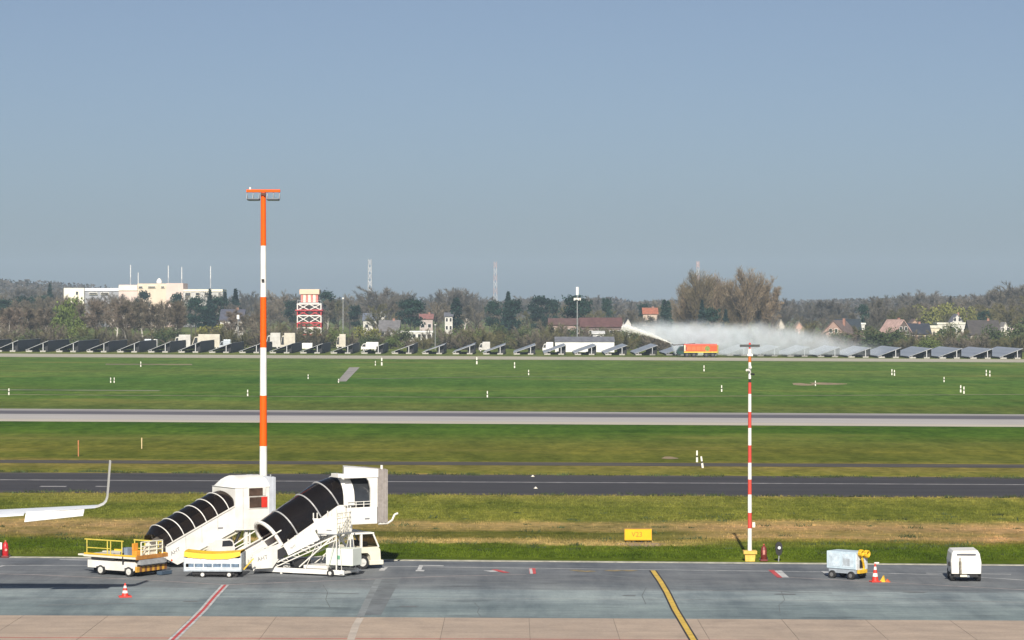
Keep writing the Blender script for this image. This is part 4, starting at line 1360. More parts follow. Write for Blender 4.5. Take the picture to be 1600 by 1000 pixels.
st = [(-26.0, -2.0, 4.4, 0.62), (-16, -1.25, 3.2, 0.45), (-9.0, -0.62, 2.35, 0.30), (-4.1, -0.29, 1.75, 0.19), (-1.2, -0.09, 1.42, 0.13), (0.0, 0.0, 1.3, 0.10)]
vs_, fs = [], []
n = 11
for (x, z, c_, th) in st:
    for (y, zz_) in airfoil(c_, th):
        vs_.append((x, y - 0.3, z + zz_))
for k_ in range(len(st) - 1):
    for i in range(n):
        j = (i + 1) % n
        fs.append((k_ * n + i, (k_ + 1) * n + i, (k_ + 1) * n + j, k_ * n + j))
wing_m = nmat('wing paint', (0.68, 0.71, 0.76), 0.35, var=0.05, scale=0.6)
MB().add(vs_, fs).build('wing_panel', wing_m, root, (0, 0, 0), True)
sx = lambda px: (px - 150) * WY / F
sz = lambda py: (793 - py) * WY / F
curve = [(0.0, 0.0), (sx(157), sz(791)), (sx(164), sz(788)), (sx(169), sz(783)), (sx(172), sz(775)), (sx(174), sz(760)), (sx(176.5), sz(738)), (sx(179), sz(718))]
vs_, fs = [], []
for i, (x, z) in enumerate(curve):
    a = curve[max(i - 1, 0)]
    b_ = curve[min(i + 1, len(curve) - 1)]
    d = Vector((b_[0] - a[0], b_[1] - a[1])).normalized()
    nrm = Vector((-d.y, d.x))
    k_ = i / (len(curve) - 1)
    c_ = 1.3 - 0.75 * k_
    th = 0.10 - 0.045 * k_
    sweep = 0.0 - 0.75 * k_ ** 2
    for (y, zz_) in airfoil(c_, th):
        vs_.append((x + nrm.x * zz_ - 0.27 * k_ ** 0.5 * y, y - 0.3 + sweep, z + nrm.y * zz_))
for k_ in range(len(curve) - 1):
    for i in range(n):
        j = (i + 1) % n
        fs.append((k_ * n + i, (k_ + 1) * n + i, (k_ + 1) * n + j, k_ * n + j))
fs.append(tuple((len(curve) - 1) * n + i for i in range(n)))
MB().add(vs_, fs).build('winglet', nmat('winglet paint', (0.74, 0.72, 0.68), 0.35, var=0.04, scale=0.6), root, (0, 0, 0), True)
a0_, a1_ = sx(42), sx(133)
zr = lambda x: x * 0.068
vs_ = [(a0_, -0.22, zr(a0_) + 0.03), (a1_, -0.22, zr(a1_) + 0.0), (a1_, -0.62, zr(a1_) - 0.30), (a0_, -0.66, zr(a0_) - 0.40),
       (a0_, -0.12, zr(a0_) - 0.05), (a1_, -0.12, zr(a1_) - 0.06), (a1_, -0.58, zr(a1_) - 0.32), (a0_, -0.62, zr(a0_) - 0.42)]
MB().add(vs_, [(3, 2, 1, 0), (4, 5, 6, 7), (0, 1, 5, 4), (1, 2, 6, 5), (2, 3, 7, 6), (3, 0, 4, 7)]).build('aileron', M['white_clean'], root)
vs_ = [(-16.0, -0.22, zr(-16) + 0.03), (a0_ - 0.05, -0.22, zr(a0_) + 0.02), (a0_ - 0.05, -0.55, zr(a0_) - 0.06), (-16.0, -0.9, zr(-16) - 0.06)]
MB().add(vs_ + [(x, y, z - 0.05) for x, y, z in vs_], [(3, 2, 1, 0), (4, 5, 6, 7), (0, 1, 5, 4), (1, 2, 6, 5), (2, 3, 7, 6), (3, 0, 4, 7)]).build('flap', wing_m, root)
# ------------------------------------------------------------------ two small white lights on the taxiway
for (px, py, lb) in ((832.5, 745, 'small white light on the far edge of the dark taxiway'), (837, 763.5, 'small white light lying in the middle of the dark taxiway')):
    r_ = thing('taxiway_light', lb, 'light', at(px, py), 0, 'taxiway lights')
    MB().lathe([(0.16, 0.0), (0.16, 0.03), (0.12, 0.06), (0.07, 0.07)], 12).build('base', M['cream'], r_, (0, 0, 0), True)
    MB().lathe([(0.07, 0.065), (0.07, 0.12), (0.04, 0.14)], 10).build('lens', M['white_clean'], r_, (0, 0, 0), True)
#FAR

# ------------------------------------------------------------------ solar arrays beyond the far runway
M['pv'] = nmat('solar glass with sky sheen', (0.29, 0.31, 0.34), 0.35, var=0.15, scale=0.6, spec=0.9)  # sky reflection painted in as a pale base colour
M['pv_back'] = nmat('solar back sheet', (0.014, 0.015, 0.018), 0.7, var=0.1, scale=0.6)
M['alu'] = nmat('aluminium frame', (0.52, 0.53, 0.54), 0.45, 0.3, var=0.06, scale=2)
M['footing'] = nmat('pale concrete footing', (0.40, 0.385, 0.35), 0.9, var=0.15, scale=2)
PY0, PLEN, PW_, PRISE, PLOW = 763.0, 38.0, 6.3, 2.65, 0.55
proto = thing('solar_array', 'x', 'solar panels')
NM = 12
pme = None
for i in range(NM):                                   # panel fields along the row, each with its frame gap
    y0 = i * PLEN / NM
    m = MB()
    nx_, nz_ = -PRISE / math.hypot(PRISE, PW_), PW_ / math.hypot(PRISE, PW_)
    a = (0.0, PLOW)
    b_ = (PW_, PLOW + PRISE)
    t_ = 0.05
    if pme is None:
        yl = PLEN / NM - 0.06
        m.cur = 0
        m.add([(a[0] + nx_ * t_, 0, a[1] + nz_ * t_), (b_[0] + nx_ * t_, 0, b_[1] + nz_ * t_), (b_[0] + nx_ * t_, yl, b_[1] + nz_ * t_), (a[0] + nx_ * t_, yl, a[1] + nz_ * t_)], [(0, 1, 2, 3)])
        m.cur = 1
        m.add([(a[0], 0, a[1]), (b_[0], 0, b_[1]), (b_[0], yl, b_[1]), (a[0], yl, a[1])], [(3, 2, 1, 0)])
        m.cur = 2
        for (p, q) in ((0, 1), (1, 2), (2, 3), (3, 0)):
            c4 = [(a[0], 0, a[1]), (b_[0], 0, b_[1]), (b_[0], yl, b_[1]), (a[0], yl, a[1])]
            P0, P1 = c4[p], c4[q]
            m.add([P0, P1, (P1[0] + nx_ * t_, P1[1], P1[2] + nz_ * t_), (P0[0] + nx_ * t_, P0[1], P0[2] + nz_ * t_)], [(0, 1, 2, 3)])
        o = m.build('solar_panel', [M['pv'], M['pv_back'], M['alu']], proto)
        pme = o.data
    else:
        o = bpy.data.objects.new('solar_panel', pme)
        C.objects.link(o)
        o.parent = proto
    o.location = (0, y0, 0)
m = MB()
m.bar((-0.1, -0.08, PLOW - 0.04), (PW_ + 0.15, -0.08, PLOW + PRISE + 0.02), 0.08, 0.13)
m.build('end_beam', nmat('dull beam steel', (0.36, 0.37, 0.38), 0.6, 0.1), proto)
MB().box((PW_ - 0.15, 0.3, 0.25), (PW_ - 0.08, PLEN - 0.3, PLOW + PRISE - 0.15)).build('shade_wall', M['pv_back'], proto)  # dark wall added to carry the shade below the high edge
MB().prism([(4.3, 0.3), (PW_ - 0.16, 0.3), (PW_ - 0.16, PLOW + PRISE - 0.22), (4.3, PLOW + PRISE * 4.3 / PW_ - 0.15)], 1.6, 1.66).build('shade_panel', M['pv_back'], proto)  # dark cross panel added for the shaded inside of the row
m = MB()
for i in range(NM + 1):
    y = i * PLEN / NM
    if i == 0:
        continue
    m.bar((0.9, y, 0.0), (0.9, y, PLOW + 0.3), 0.16, 0.16)
    m.bar((4.9, y, 0.0), (4.9, y, PLOW + 2.0), 0.16, 0.16)
tag(m.build('posts', nmat('dark post steel', (0.05, 0.05, 0.055), 0.6), proto), None, None, None, 'stuff')
MB().bar((0.9, 0.1, 0.3), (0.9, 0.1, PLOW + 0.3), 0.16, 0.16).build('post', M['alu'], proto)
MB().bar((4.9, 0.1, 0.3), (4.9, 0.1, PLOW + 2.0), 0.2, 0.2).build('post', M['alu'], proto)
MB().box((0.1, -0.5, -0.1), (1.9, 0.7, 0.42), 0.05).build('footing', M['footing'], proto)
MB().box((4.1, -0.5, -0.1), (5.7, 0.7, 0.40), 0.05).build('footing', M['footing'], proto)
m = MB()
for i in range(1, NM + 1):
    y = i * PLEN / NM
    m.box((0.2, y - 0.4, -0.1), (1.8, y + 0.4, 0.35))
    m.box((4.2, y - 0.4, -0.1), (5.6, y + 0.4, 0.35))
tag(m.build('rear_footings', M['footing'], proto), None, None, None, 'stuff')
ORD = ['first', 'second', 'third', 'fourth', 'fifth', 'sixth', 'seventh', 'eighth', 'ninth', 'tenth', 'eleventh', 'twelfth', 'thirteenth', 'fourteenth', 'fifteenth', 'sixteenth', 'seventeenth', 'eighteenth', 'nineteenth', 'twentieth',
       'twenty-first', 'twenty-second', 'twenty-third', 'twenty-fourth', 'twenty-fifth', 'twenty-sixth', 'twenty-seventh', 'twenty-eighth', 'twenty-ninth', 'thirtieth', 'thirty-first', 'thirty-second', 'thirty-third', 'thirty-fourth', 'thirty-fifth', 'thirty-sixth']
NROW = 35
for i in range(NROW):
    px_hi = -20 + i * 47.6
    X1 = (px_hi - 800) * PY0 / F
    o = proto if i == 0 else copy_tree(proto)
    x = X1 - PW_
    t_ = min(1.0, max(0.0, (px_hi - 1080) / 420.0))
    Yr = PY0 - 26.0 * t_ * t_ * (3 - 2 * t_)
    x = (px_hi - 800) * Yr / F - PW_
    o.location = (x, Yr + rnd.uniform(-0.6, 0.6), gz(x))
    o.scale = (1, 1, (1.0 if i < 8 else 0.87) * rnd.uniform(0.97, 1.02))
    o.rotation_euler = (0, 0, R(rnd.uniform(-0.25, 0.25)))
    if i < 18:
        o['label'] = 'tilted solar array, %s from the left end of the long line' % ORD[i]
    else:
        o['label'] = 'tilted solar array, %s from the right end of the long line' % ORD[NROW - 1 - i]
    o['group'] = 'solar arrays beyond the far runway'

# ------------------------------------------------------------------ airfield markers in the grass
marker_m = nmat('white marker', (0.72, 0.70, 0.62), 0.6, var=0.08, scale=3)


def marker(px, py, hpx, label, stake=False, col=None, grp='white airfield markers in the grass'):
    p = at(px, py)
    h = hpx * p.y / F
    r_ = thing('airfield_marker' if not stake else 'marker_stake', label, 'marker' if not stake else 'stake', p, 0, grp)
    w_ = max(0.08, h * 0.095) if hpx < 15 else 0.085
    if stake:
        MB().box((-w_ * .5, -w_ * .5, 0), (w_ * .5, w_ * .5, h * .72)).build('post', col, r_)
        MB().box((-w_ * .6, -w_ * .6, h * .72), (w_ * .6, w_ * .6, h)).build('reflector', col, r_)
    else:
        MB().box((-w_, -w_, 0.0), (w_, w_, h * 0.42)).build('foot', marker_m, r_)
        MB().box((-w_ * .7, -w_ * .7, h * 0.42), (w_ * .7, w_ * .7, h * 0.58)).build('band', M['dark'], r_)
        MB().box((-w_ * .8, -w_ * .8, h * 0.58), (w_ * .8, w_ * .8, h)).build('head', marker_m, r_)
    return r_


for (px, py, hp, lb) in (
        (14, 617, 10, 'white marker at the far left edge of the grass beyond the runway'),
        (173, 598, 8, 'left one of two white markers standing close together at the left'),
        (178.5, 598, 8, 'right one of two white markers standing close together at the left'),
        (220, 573, 8, 'white marker in front of the pale dry patch below the solar arrays'),
        (387, 619, 10, 'white marker just left of the tall orange mast'),
        (481.5, 592, 7, 'small white marker between the tall orange mast and concrete pad'),
        (529, 598, 6, 'low white marker at the near corner of the grey concrete pad'),
        (586.5, 571, 7, 'smaller left marker of a pair beyond the grey concrete pad'),
        (596.5, 571, 12, 'taller right marker of a pair beyond the grey concrete pad'),
        (745, 569, 11, 'white marker close to the far runway in mid picture'),
        (761.5, 621, 10, 'white marker in the mid picture grass close to the runway'),
        (804, 575, 9, 'white marker below the left end of the white shed'),
        (826, 586, 8, 'white marker lying nearer below the left half of the white shed'),
        (1100, 580, 9, 'white marker directly below the fire engine'),
        (1127.5, 612, 10, 'white marker left of the thin red and white mast'),
        (1274, 603, 8, 'small white marker beside the bare brown mound'),
        (1393.5, 586, 9, 'left one of two markers right of the bare mound'),
        (1397.5, 587, 9, 'right one of two markers right of the bare mound'),
        (1475, 597, 8, 'single white marker between two marker pairs on the right'),
        (1501, 613, 11, 'left one of the nearest pair of markers on the right'),
        (1506, 615, 11, 'right one of the nearest pair of markers on the right'),
        (1541, 587, 9, 'left one of the last pair of markers at the right end'),
        (1546.5, 588, 9, 'right one of the last pair of markers at the right end')):
    marker(px, py, hp, lb)
marker(1089, 722, 18, 'upright white and black marker beside the narrow service road')
marker(1098, 731, 18, 'leaning white and black marker on the narrow service road').rotation_euler = (0, R(-8), 0)
marker(122.5, 713, 25, 'thin orange stake in the grass before the service road, left one', True, nmat('faded orange stake', (0.45, 0.17, 0.06), 0.7), 'stakes in the grass')
marker(221.5, 701, 17, 'short pale yellow stake in the grass before the service road', True, nmat('pale yellow stake', (0.62, 0.48, 0.25), 0.7), 'stakes in the grass')

# ------------------------------------------------------------------ fire engine and its water
P = at_y(1086, 737)
root = thing('fire_engine', 'orange red airport fire engine with dark green cab spraying water forwards', 'fire engine', P + Vector((0, 0, 0.03)), R(2))
M['grey_dark'] = nmat('dark grey rim', (0.08, 0.08, 0.08), 0.6)
eo = nmat('fire engine orange', (0.72, 0.085, 0.02), 0.35, var=0.08, scale=0.5)
W = 2.9
body = MB().box((-3.0, 0, 1.25), (6.1, W, 3.42), 0.08).build('body', eo, root)
MB().box((-3.05, -0.03, 1.25), (6.15, W + 0.03, 1.48), 0.01).build('yellow_stripe', nmat('fluorescent yellow', (0.85, 0.70, 0.08), 0.5), body)
MB().box((-2.98, -0.04, 1.66), (-2.62, W + 0.04, 3.30), 0.01).build('front_band', nmat('pale band', (0.80, 0.62, 0.45), 0.5), body)
MB().box((-2.9, 0.03, 3.42), (6.05, W - 0.03, 3.60), 0.03).build('roof_rim', M['bright_red'], body)
m = MB()
for i in range(4):
    m.box((-2.3 + i * 1.35, -0.025, 1.8), (-1.15 + i * 1.35, 0.02, 2.95))
m.build('roller_shutter', nmat('shutter orange', (0.78, 0.14, 0.045), 0.4, var=0.1, scale=2), body)
MB().tube((3.4, -0.03, 2.35), (3.4, 0.0, 2.35), 0.72, 0.72, 20).build('emblem', nmat('green yellow emblem', (0.20, 0.26, 0.05), 0.5, var=0.4, scale=3), body)
MB().box((-2.62, -0.03, 1.95), (-2.3, 0.02, 2.8)).build('vent', nmat('dark vent', (0.10, 0.03, 0.02), 0.6), body)
MB().box((6.1, 0.1, 1.0), (6.45, W - 0.1, 3.3), 0.03).build('rear_frame', nmat('olive yellow rear', (0.30, 0.27, 0.05), 0.6), root)
cabm = nmat('dark green cab', (0.015, 0.06, 0.05), 0.3, var=0.2, scale=1)
cb = MB().prism([(-3.05, 0.75), (-4.55, 0.75), (-4.95, 1.2), (-4.75, 2.0), (-4.05, 2.95), (-3.05, 3.0)], 0.0, W).build('cab', cabm, root)
MB().prism([(-3.2, 1.75), (-4.55, 1.75), (-4.0, 2.75), (-3.2, 2.78)], -0.02, 0.01).build('cab_window', M['window'], cb)
MB().box((-4.9, 0.1, 0.55), (-3.9, W - 0.1, 0.9), 0.03).build('bumper', M['dark'], root)
m = MB().bar((-3.0, W / 2, 3.45), (-5.6, W / 2, 3.30), 0.28, 0.3)
m.bar((-3.0, W / 2, 3.45), (0.2, W / 2, 3.75), 0.3, 0.22)
m.tube((-5.6, W / 2, 3.2), (-6.3, W / 2, 3.62), 0.16, 0.13, 10)
m.build('water_cannon', nmat('dark cannon', (0.10, 0.09, 0.09), 0.5), root)
MB().box((-2.7, 0.3, 0.7), (5.9, W - 0.3, 1.25)).build('chassis', M['dark'], root)
MB().box((0.75, 0.0, 0.55), (2.3, W, 1.2), 0.03).build('side_tank', nmat('grey green tank', (0.28, 0.33, 0.27), 0.6), root)
for x in (-2.2, -0.3, 3.1, 4.9):
    for y in (0.18, W - 0.18):
        wheel(root, x, y, 0.66, 0.42, rim=0.45, mr=M['grey_dark'])

# the jet and the drifting mist
def vol_mat(name, dens, col, build_nodes=None, step=0.25, aniso=0.0):
    m = bpy.data.materials.new(name)
    m.use_nodes = True
    t = m.node_tree
    for n in list(t.nodes):
        if n.type != 'OUTPUT_MATERIAL':
            t.nodes.remove(n)
    out = [n for n in t.nodes if n.type == 'OUTPUT_MATERIAL'][0]
    v = t.nodes.new('ShaderNodeVolumePrincipled')
    v.inputs['Color'].default_value = (*col, 1)
    v.inputs['Density'].default_value = dens
    v.inputs['Anisotropy'].default_value = aniso
    t.links.new(v.outputs[0], out.inputs['Volume'])
    if build_nodes:
        t.links.new(build_nodes(t), v.inputs['Density'])
    try:
        m.cycles.volume_step_rate = step
    except Exception:
        pass
    return m


JY = 738.4
pw = lambda px, py: Vector(((px - 800) * JY / F, JY, H - (py - YH) * JY / F))
j0_, j1_ = pw(1050, 537.0), pw(972, 510.5)
m = MB()
ax_ = (j1_ - j0_).normalized()
up = ax_.cross(Vector((0, 1, 0))).normalized()
if up.z < 0:
    up = -up
rj = np.random.default_rng(4)
n = 15000
a = rj.random(n) ** 0.8
r_ = 0.10 + 0.95 * a ** 1.2
th = rj.random(n) * 2 * math.pi
rad = r_ * np.abs(rj.normal(size=n)) * 0.55
fall = np.where(rj.random(n) < 0.3, rj.random(n) ** 2 * 1.4 * a, 0.0)
P_ = np.array(j0_)[None] + np.array(j1_ - j0_)[None] * a[:, None] + np.array([0, 0, 1.0])[None] * (1.6 * a * (1 - a))[:, None] + np.array(up)[None] * (np.cos(th) * rad - fall * 0.4)[:, None] + np.array([[0, 1, 0]]) * (np.sin(th) * rad)[:, None]
s_ = 0.035 + 0.03 * rj.random(n)
d1 = rj.normal(size=(n, 3))
d1 /= np.linalg.norm(d1, axis=1, keepdims=True)
d2 = np.cross(d1, rj.normal(size=(n, 3)))
d2 /= np.linalg.norm(d2, axis=1, keepdims=True)
along = np.array(ax_)[None] * (rj.uniform(1.5, 4.0, n) * s_)[:, None]
V_ = np.stack([P_ + along, P_ + d1 * s_[:, None], P_ - d1 * s_[:, None] * .5 + d2 * s_[:, None]], axis=1).reshape(-1, 3)
me = bpy.data.meshes.new('water_jet')
me.from_pydata(V_.tolist(), [], np.arange(n * 3).reshape(-1, 3).tolist())
me.materials.append(nmat('white water', (0.90, 0.90, 0.87), 0.6, var=0.02))
o = bpy.data.objects.new('water_jet', me)
C.objects.link(o)
tag(o, 'white water jet shot forwards by the fire engine', 'water jet', None, 'stuff')

MX0, MX1 = (968 - 800) * JY / F, (1400 - 800) * JY / F
MZ0, MZ1 = -0.75, 12.0
tox = lambda px: ((px - 800) * JY / F - MX0) / (MX1 - MX0)
hgt = lambda py: H - (py - YH) * JY / F


def mist_density(t):
    g = t.nodes.new('ShaderNodeNewGeometry')
    sp = t.nodes.new('ShaderNodeSeparateXYZ')
    t.links.new(g.outputs['Position'], sp.inputs[0])
    u = t.nodes.new('ShaderNodeMapRange')
    u.inputs['From Min'].default_value = MX0
    u.inputs['From Max'].default_value = MX1
    t.links.new(sp.outputs['X'], u.inputs['Value'])
    pos = g.outputs['Position']
    nb = noise(t, pos, 0.16, 5, 0.6, (0.7, 1, 1.0))
    nf = noise(t, pos, 0.5, 5, 0.65, (0.8, 1, 0.8))
    q = lambda v: (v / 14.0,) * 3
    topc = ramp(t, u.outputs[0], [(tox(968), q(hgt(511))), (tox(985), q(hgt(507))), (tox(1010), q(hgt(503))), (tox(1040), q(hgt(501))), (tox(1120), q(hgt(502))), (tox(1200), q(hgt(503))), (tox(1260), q(hgt(510))), (tox(1330), q(hgt(525))), (tox(1400), q(hgt(538)))])
    botc = ramp(t, u.outputs[0], [(tox(968), q(hgt(513))), (tox(985), q(hgt(515.5))), (tox(1050), q(hgt(535.5))), (tox(1058), q(0.0)), (1.0, q(0.0))])
    denc = ramp(t, u.outputs[0], [(tox(968), (0, 0, 0)), (tox(978), (0.9,) * 3), (tox(1010), (0.62,) * 3), (tox(1060), (0.52,) * 3), (tox(1130), (0.42,) * 3), (tox(1200), (0.33,) * 3), (tox(1290), (0.25,) * 3), (tox(1350), (0.15,) * 3), (1.0, (0, 0, 0))])
    top = math_node(t, 'MULTIPLY', topc, 14.0)
    bot = math_node(t, 'MULTIPLY', botc, 14.0)
    zt = math_node(t, 'ADD', sp.outputs['Z'], math_node(t, 'MULTIPLY', math_node(t, 'SUBTRACT', nb, 0.5), 7.0))
    zt = math_node(t, 'ADD', zt, math_node(t, 'MULTIPLY', math_node(t, 'SUBTRACT', nf, 0.5), 4.2))
    a = t.nodes.new('ShaderNodeMapRange')
    a.interpolation_type = 'SMOOTHSTEP'
    a.inputs['From Min'].default_value = -0.4
    a.inputs['From Max'].default_value = 3.4
    t.links.new(math_node(t, 'SUBTRACT', top, zt), a.inputs['Value'])
    b = t.nodes.new('ShaderNodeMapRange')
    b.interpolation_type = 'SMOOTHSTEP'
    b.inputs['From Min'].default_value = -0.1
    b.inputs['From Max'].default_value = 0.7
    t.links.new(math_node(t, 'SUBTRACT', sp.outputs['Z'], bot), b.inputs['Value'])
    k_ = t.nodes.new('ShaderNodeMapRange')
    k_.inputs['From Min'].default_value = 0.3
    k_.inputs['From Max'].default_value = 0.7
    k_.inputs['To Min'].default_value = 0.0
    k_.inputs['To Max'].default_value = 1.9
    t.links.new(nf, k_.inputs['Value'])
    r_ = math_node(t, 'MULTIPLY', a.outputs[0], b.outputs[0])
    r_ = math_node(t, 'MULTIPLY', r_, denc)
    r_ = math_node(t, 'MULTIPLY', r_, k_.outputs[0])
    return math_node(t, 'MULTIPLY', r_, 0.22)


m = MB().box((MX0, JY + 2.2, MZ0), (MX1, JY + 16.5, MZ1))
tag(m.build('water_spray', vol_mat('water spray', 0.2, (0.88, 0.94, 1.0), mist_density, 0.35, -0.25)), 'white water mist drifting back from the fire engine', 'water mist', None, 'stuff')

# ------------------------------------------------------------------ radar tower
RY = 905.0
base = at_y(484.5, RY)
zt_ = lambda py: top_z(py, RY) - base.z
root = thing('radar_tower', 'red and white banded lattice tower with striped cabin on top', 'tower', base)
hw = 3.95
rw = {'r': nmat('tower red', (0.50, 0.05, 0.06), 0.6, var=0.1, scale=0.5), 'w': nmat('tower white', (0.72, 0.68, 0.64), 0.6, var=0.06, scale=0.5)}
lv = [(-0.1, 'w'), (zt_(532), 'r'), (zt_(522.5), 'w'), (zt_(512), 'r'), (zt_(504), 'w'), (zt_(493), 'r'), (zt_(484.5), 'w'), (zt_(475), 'w')]
for (z0, c0), (z1, _) in zip(lv[:-1], lv[1:]):
    for k_ in range(4):
        a = Matrix.Rotation(R(90) * k_, 3, 'Z')
        p0, p1 = a @ Vector((-hw, -hw, 0)), a @ Vector((hw, -hw, 0))
        m = MB()
        m.bar(p0 + Vector((0, 0, z0)), p0 + Vector((0, 0, z1)), 0.34, 0.34)
        m.bar(p0 + Vector((0, 0, z1)), p1 + Vector((0, 0, z1)), 0.32, 0.36)
        mid = (p0 + p1) / 2
        m.bar(p0 + Vector((0, 0, z0)), mid + Vector((0, 0, z1)), 0.20, 0.24)
        m.bar(p1 + Vector((0, 0, z0)), mid + Vector((0, 0, z1)), 0.20, 0.24)
        m.bar(p0 + Vector((0, 0, z1)), mid + Vector((0, 0, z0)), 0.22, 0.26)
        m.bar(p1 + Vector((0, 0, z1)), mid + Vector((0, 0, z0)), 0.22, 0.26)
        m.build('lattice_panel', rw[c0], root)
MB().box((-hw - 0.7, -hw - 0.7, zt_(485.5)), (hw + 0.7, hw + 0.7, zt_(484))).build('platform', rw['r'], root)
MB().box((-hw + 0.6, -hw + 0.6, zt_(478)), (hw - 0.6, hw - 0.6, zt_(472.5))).build('cabin_floor', M['grey_metal'], root)
z0, z1 = zt_(472.5), zt_(460)
cw = 2.9
for i in range(7):
    xa = -cw + i * 2 * cw / 7
    MB().box((xa, -cw, z0), (xa + 2 * cw / 7 - 0.02, cw, z1)).build('cabin_panel', nmat('stripe red', (0.62, 0.20, 0.17), 0.6) if i % 2 == 0 else nmat('stripe white', (0.80, 0.72, 0.58), 0.6), root)
MB().box((-3.35, -3.35, z1), (3.35, 3.35, zt_(452)), 0.15).build('radome_cap', nmat('peach cap', (0.72, 0.50, 0.36), 0.6, var=0.05, scale=0.3), root)
m = MB()
for k_ in range(4):
    a = Matrix.Rotation(R(90) * k_, 3, 'Z')
    p0, p1 = a @ Vector((-hw, -hw, zt_(475))), a @ Vector((hw, -hw, zt_(475)))
    for z_ in (0, 1.2):
        m.bar(p0 + Vector((0, 0, z_)), p1 + Vector((0, 0, z_)), 0.1, 0.1)
    m.bar(p0, p0 + Vector((0, 0, 1.3)), 0.12, 0.12)
m.build('railing', M['grey_metal'], root)


# ------------------------------------------------------------------ tall slim masts on the skyline
def slim_mast(px, ytop, Y, label, wpx, cols, n=8):
    base = at_y(px, Y)
    h = top_z(ytop, Y) - base.z
    r_ = thing('radio_mast', label, 'radio mast', base)
    w_ = wpx * Y / F / 2
    for i in range(n):
        z0, z1 = h * i / n, h * (i + 1) / n
        m = MB()
        w0, w1 = w_ * (1.25 - 0.5 * i / n), w_ * (1.25 - 0.5 * (i + 1) / n)
        for k_ in range(4):
            a = Matrix.Rotation(R(90) * k_, 3, 'Z')
            m.bar(a @ Vector((-w0, -w0, z0)), a @ Vector((-w1, -w1, z1)), w_ * .30, w_ * .30)
            m.bar(a @ Vector((-w0, -w0, z0)), a @ Vector((w1, -w1, z1)), w_ * .22, w_ * .22)
            m.bar(a @ Vector((w0, -w0, z0)), a @ Vector((-w1, -w1, z1)), w_ * .22, w_ * .22)
        m.build('mast_section', cols[i % len(cols)], r_)
    return r_


mw = nmat('mast white', (0.75, 0.74, 0.72), 0.6)
mr_ = nmat('mast pale red', (0.62, 0.38, 0.36), 0.6)
mg = nmat('mast grey', (0.45, 0.46, 0.48), 0.6)
slim_mast(578, 405, 2300, 'pale lattice radio mast right of the radar tower on the skyline', 5.5, [mg, nmat('mast light grey', (0.55, 0.55, 0.56), 0.6)], 9)
slim_mast(774, 409, 2600, 'faint tall mast on the skyline in mid picture', 5.0, [nmat('mast faded pink', (0.42, 0.33, 0.33), 0.6), mg], 9)
slim_mast(1090.5, 408, 2300, 'pinkish mast top rising behind the tall bare poplars', 4.5, [nmat('mast faded red', (0.50, 0.36, 0.35), 0.6), mg], 9)
for (px, yt, lb) in ((204, 414, 'first thin aerial over the long white building from the left'), (216, 426, 'short thin aerial over the long white building, second from the left'), (263, 415, 'third thin aerial over the long white building from the left'), (284, 417, 'fourth thin aerial over the long white building from the left'), (329, 416, 'thin aerial right of the long white building')):
    Y = 1690.0
    base = at_y(px, Y)
    h = top_z(yt, Y) - base.z
    r_ = thing('aerial', lb, 'aerial', base, 0, 'thin aerials behind the long white building')
    MB().tube((0, 0, 0), (0, 0, h * .8), 0.42, 0.32, 6).build('lower_section', mg, r_)
    MB().tube((0, 0, h * .8), (0, 0, h), 0.3, 0.25, 6).build('upper_section', mw, r_)


M['pole_grey'] = nmat('pole grey', (0.26, 0.27, 0.27), 0.6, 0.1)


def lamp_pole(px, ytop, Y, label, head=True, wd=0.16, ring=None):
    base = at_y(px, Y)
    h = top_z(ytop, Y) - base.z
    r_ = thing('lamp_pole', label, 'pole', base)
    MB().tube((0, 0, 0), (0, 0, h * .97), wd, wd * .75, 8).build('pole', M['pole_grey'], r_)
    if head:
        MB().box((-0.42, -0.3, h * .87), (0.42, 0.3, h), 0.08).build('lamp_head', M['white_clean'], r_)
    else:
        MB().box((-0.25, -0.2, h * .97), (0.25, 0.2, h), 0.04).build('lamp_head', M['white'], r_)
    if ring:
        z_ = top_z(ring, Y) - base.z
        m = MB().tube((0, 0, z_ - .25), (0, 0, z_ + .25), 0.9, 0.9, 12)
        for k_ in range(4):
            a = R(90) * k_ + 0.4
            m.box((1.0 * math.cos(a) - .25, 1.0 * math.sin(a) - .25, z_ - .5), (1.0 * math.cos(a) + .25, 1.0 * math.sin(a) + .25, z_ + .3))
        m.build('lamp_ring', M['white'], r_)


lamp_pole(902, 448.5, 880, 'tall lamp pole with white head and lamp ring left of the fire engine', True, 0.22, 467)
lamp_pole(536, 465, 900, 'thin grey lamp pole right of the radar tower', False, 0.20)
lamp_pole(680, 507, 830, 'short thin lamp pole left of mid picture behind the arrays', False, 0.12)
lamp_pole(372, 492, 860, 'short pole with bright white head left of the tall mast', True, 0.12)

# ------------------------------------------------------------------ houses and sheds
wm = {}


def wall_mat(c):
    if c not in wm:
        wm[c] = nmat('render wall', c, 0.85, var=0.06, scale=0.4)
    return wm[c]


rmats = {}


def roof_mat(c):
    if c not in rmats:
        rmats[c] = nmat('roof tiles', c, 0.8, var=0.18, scale=0.8)
    return rmats[c]


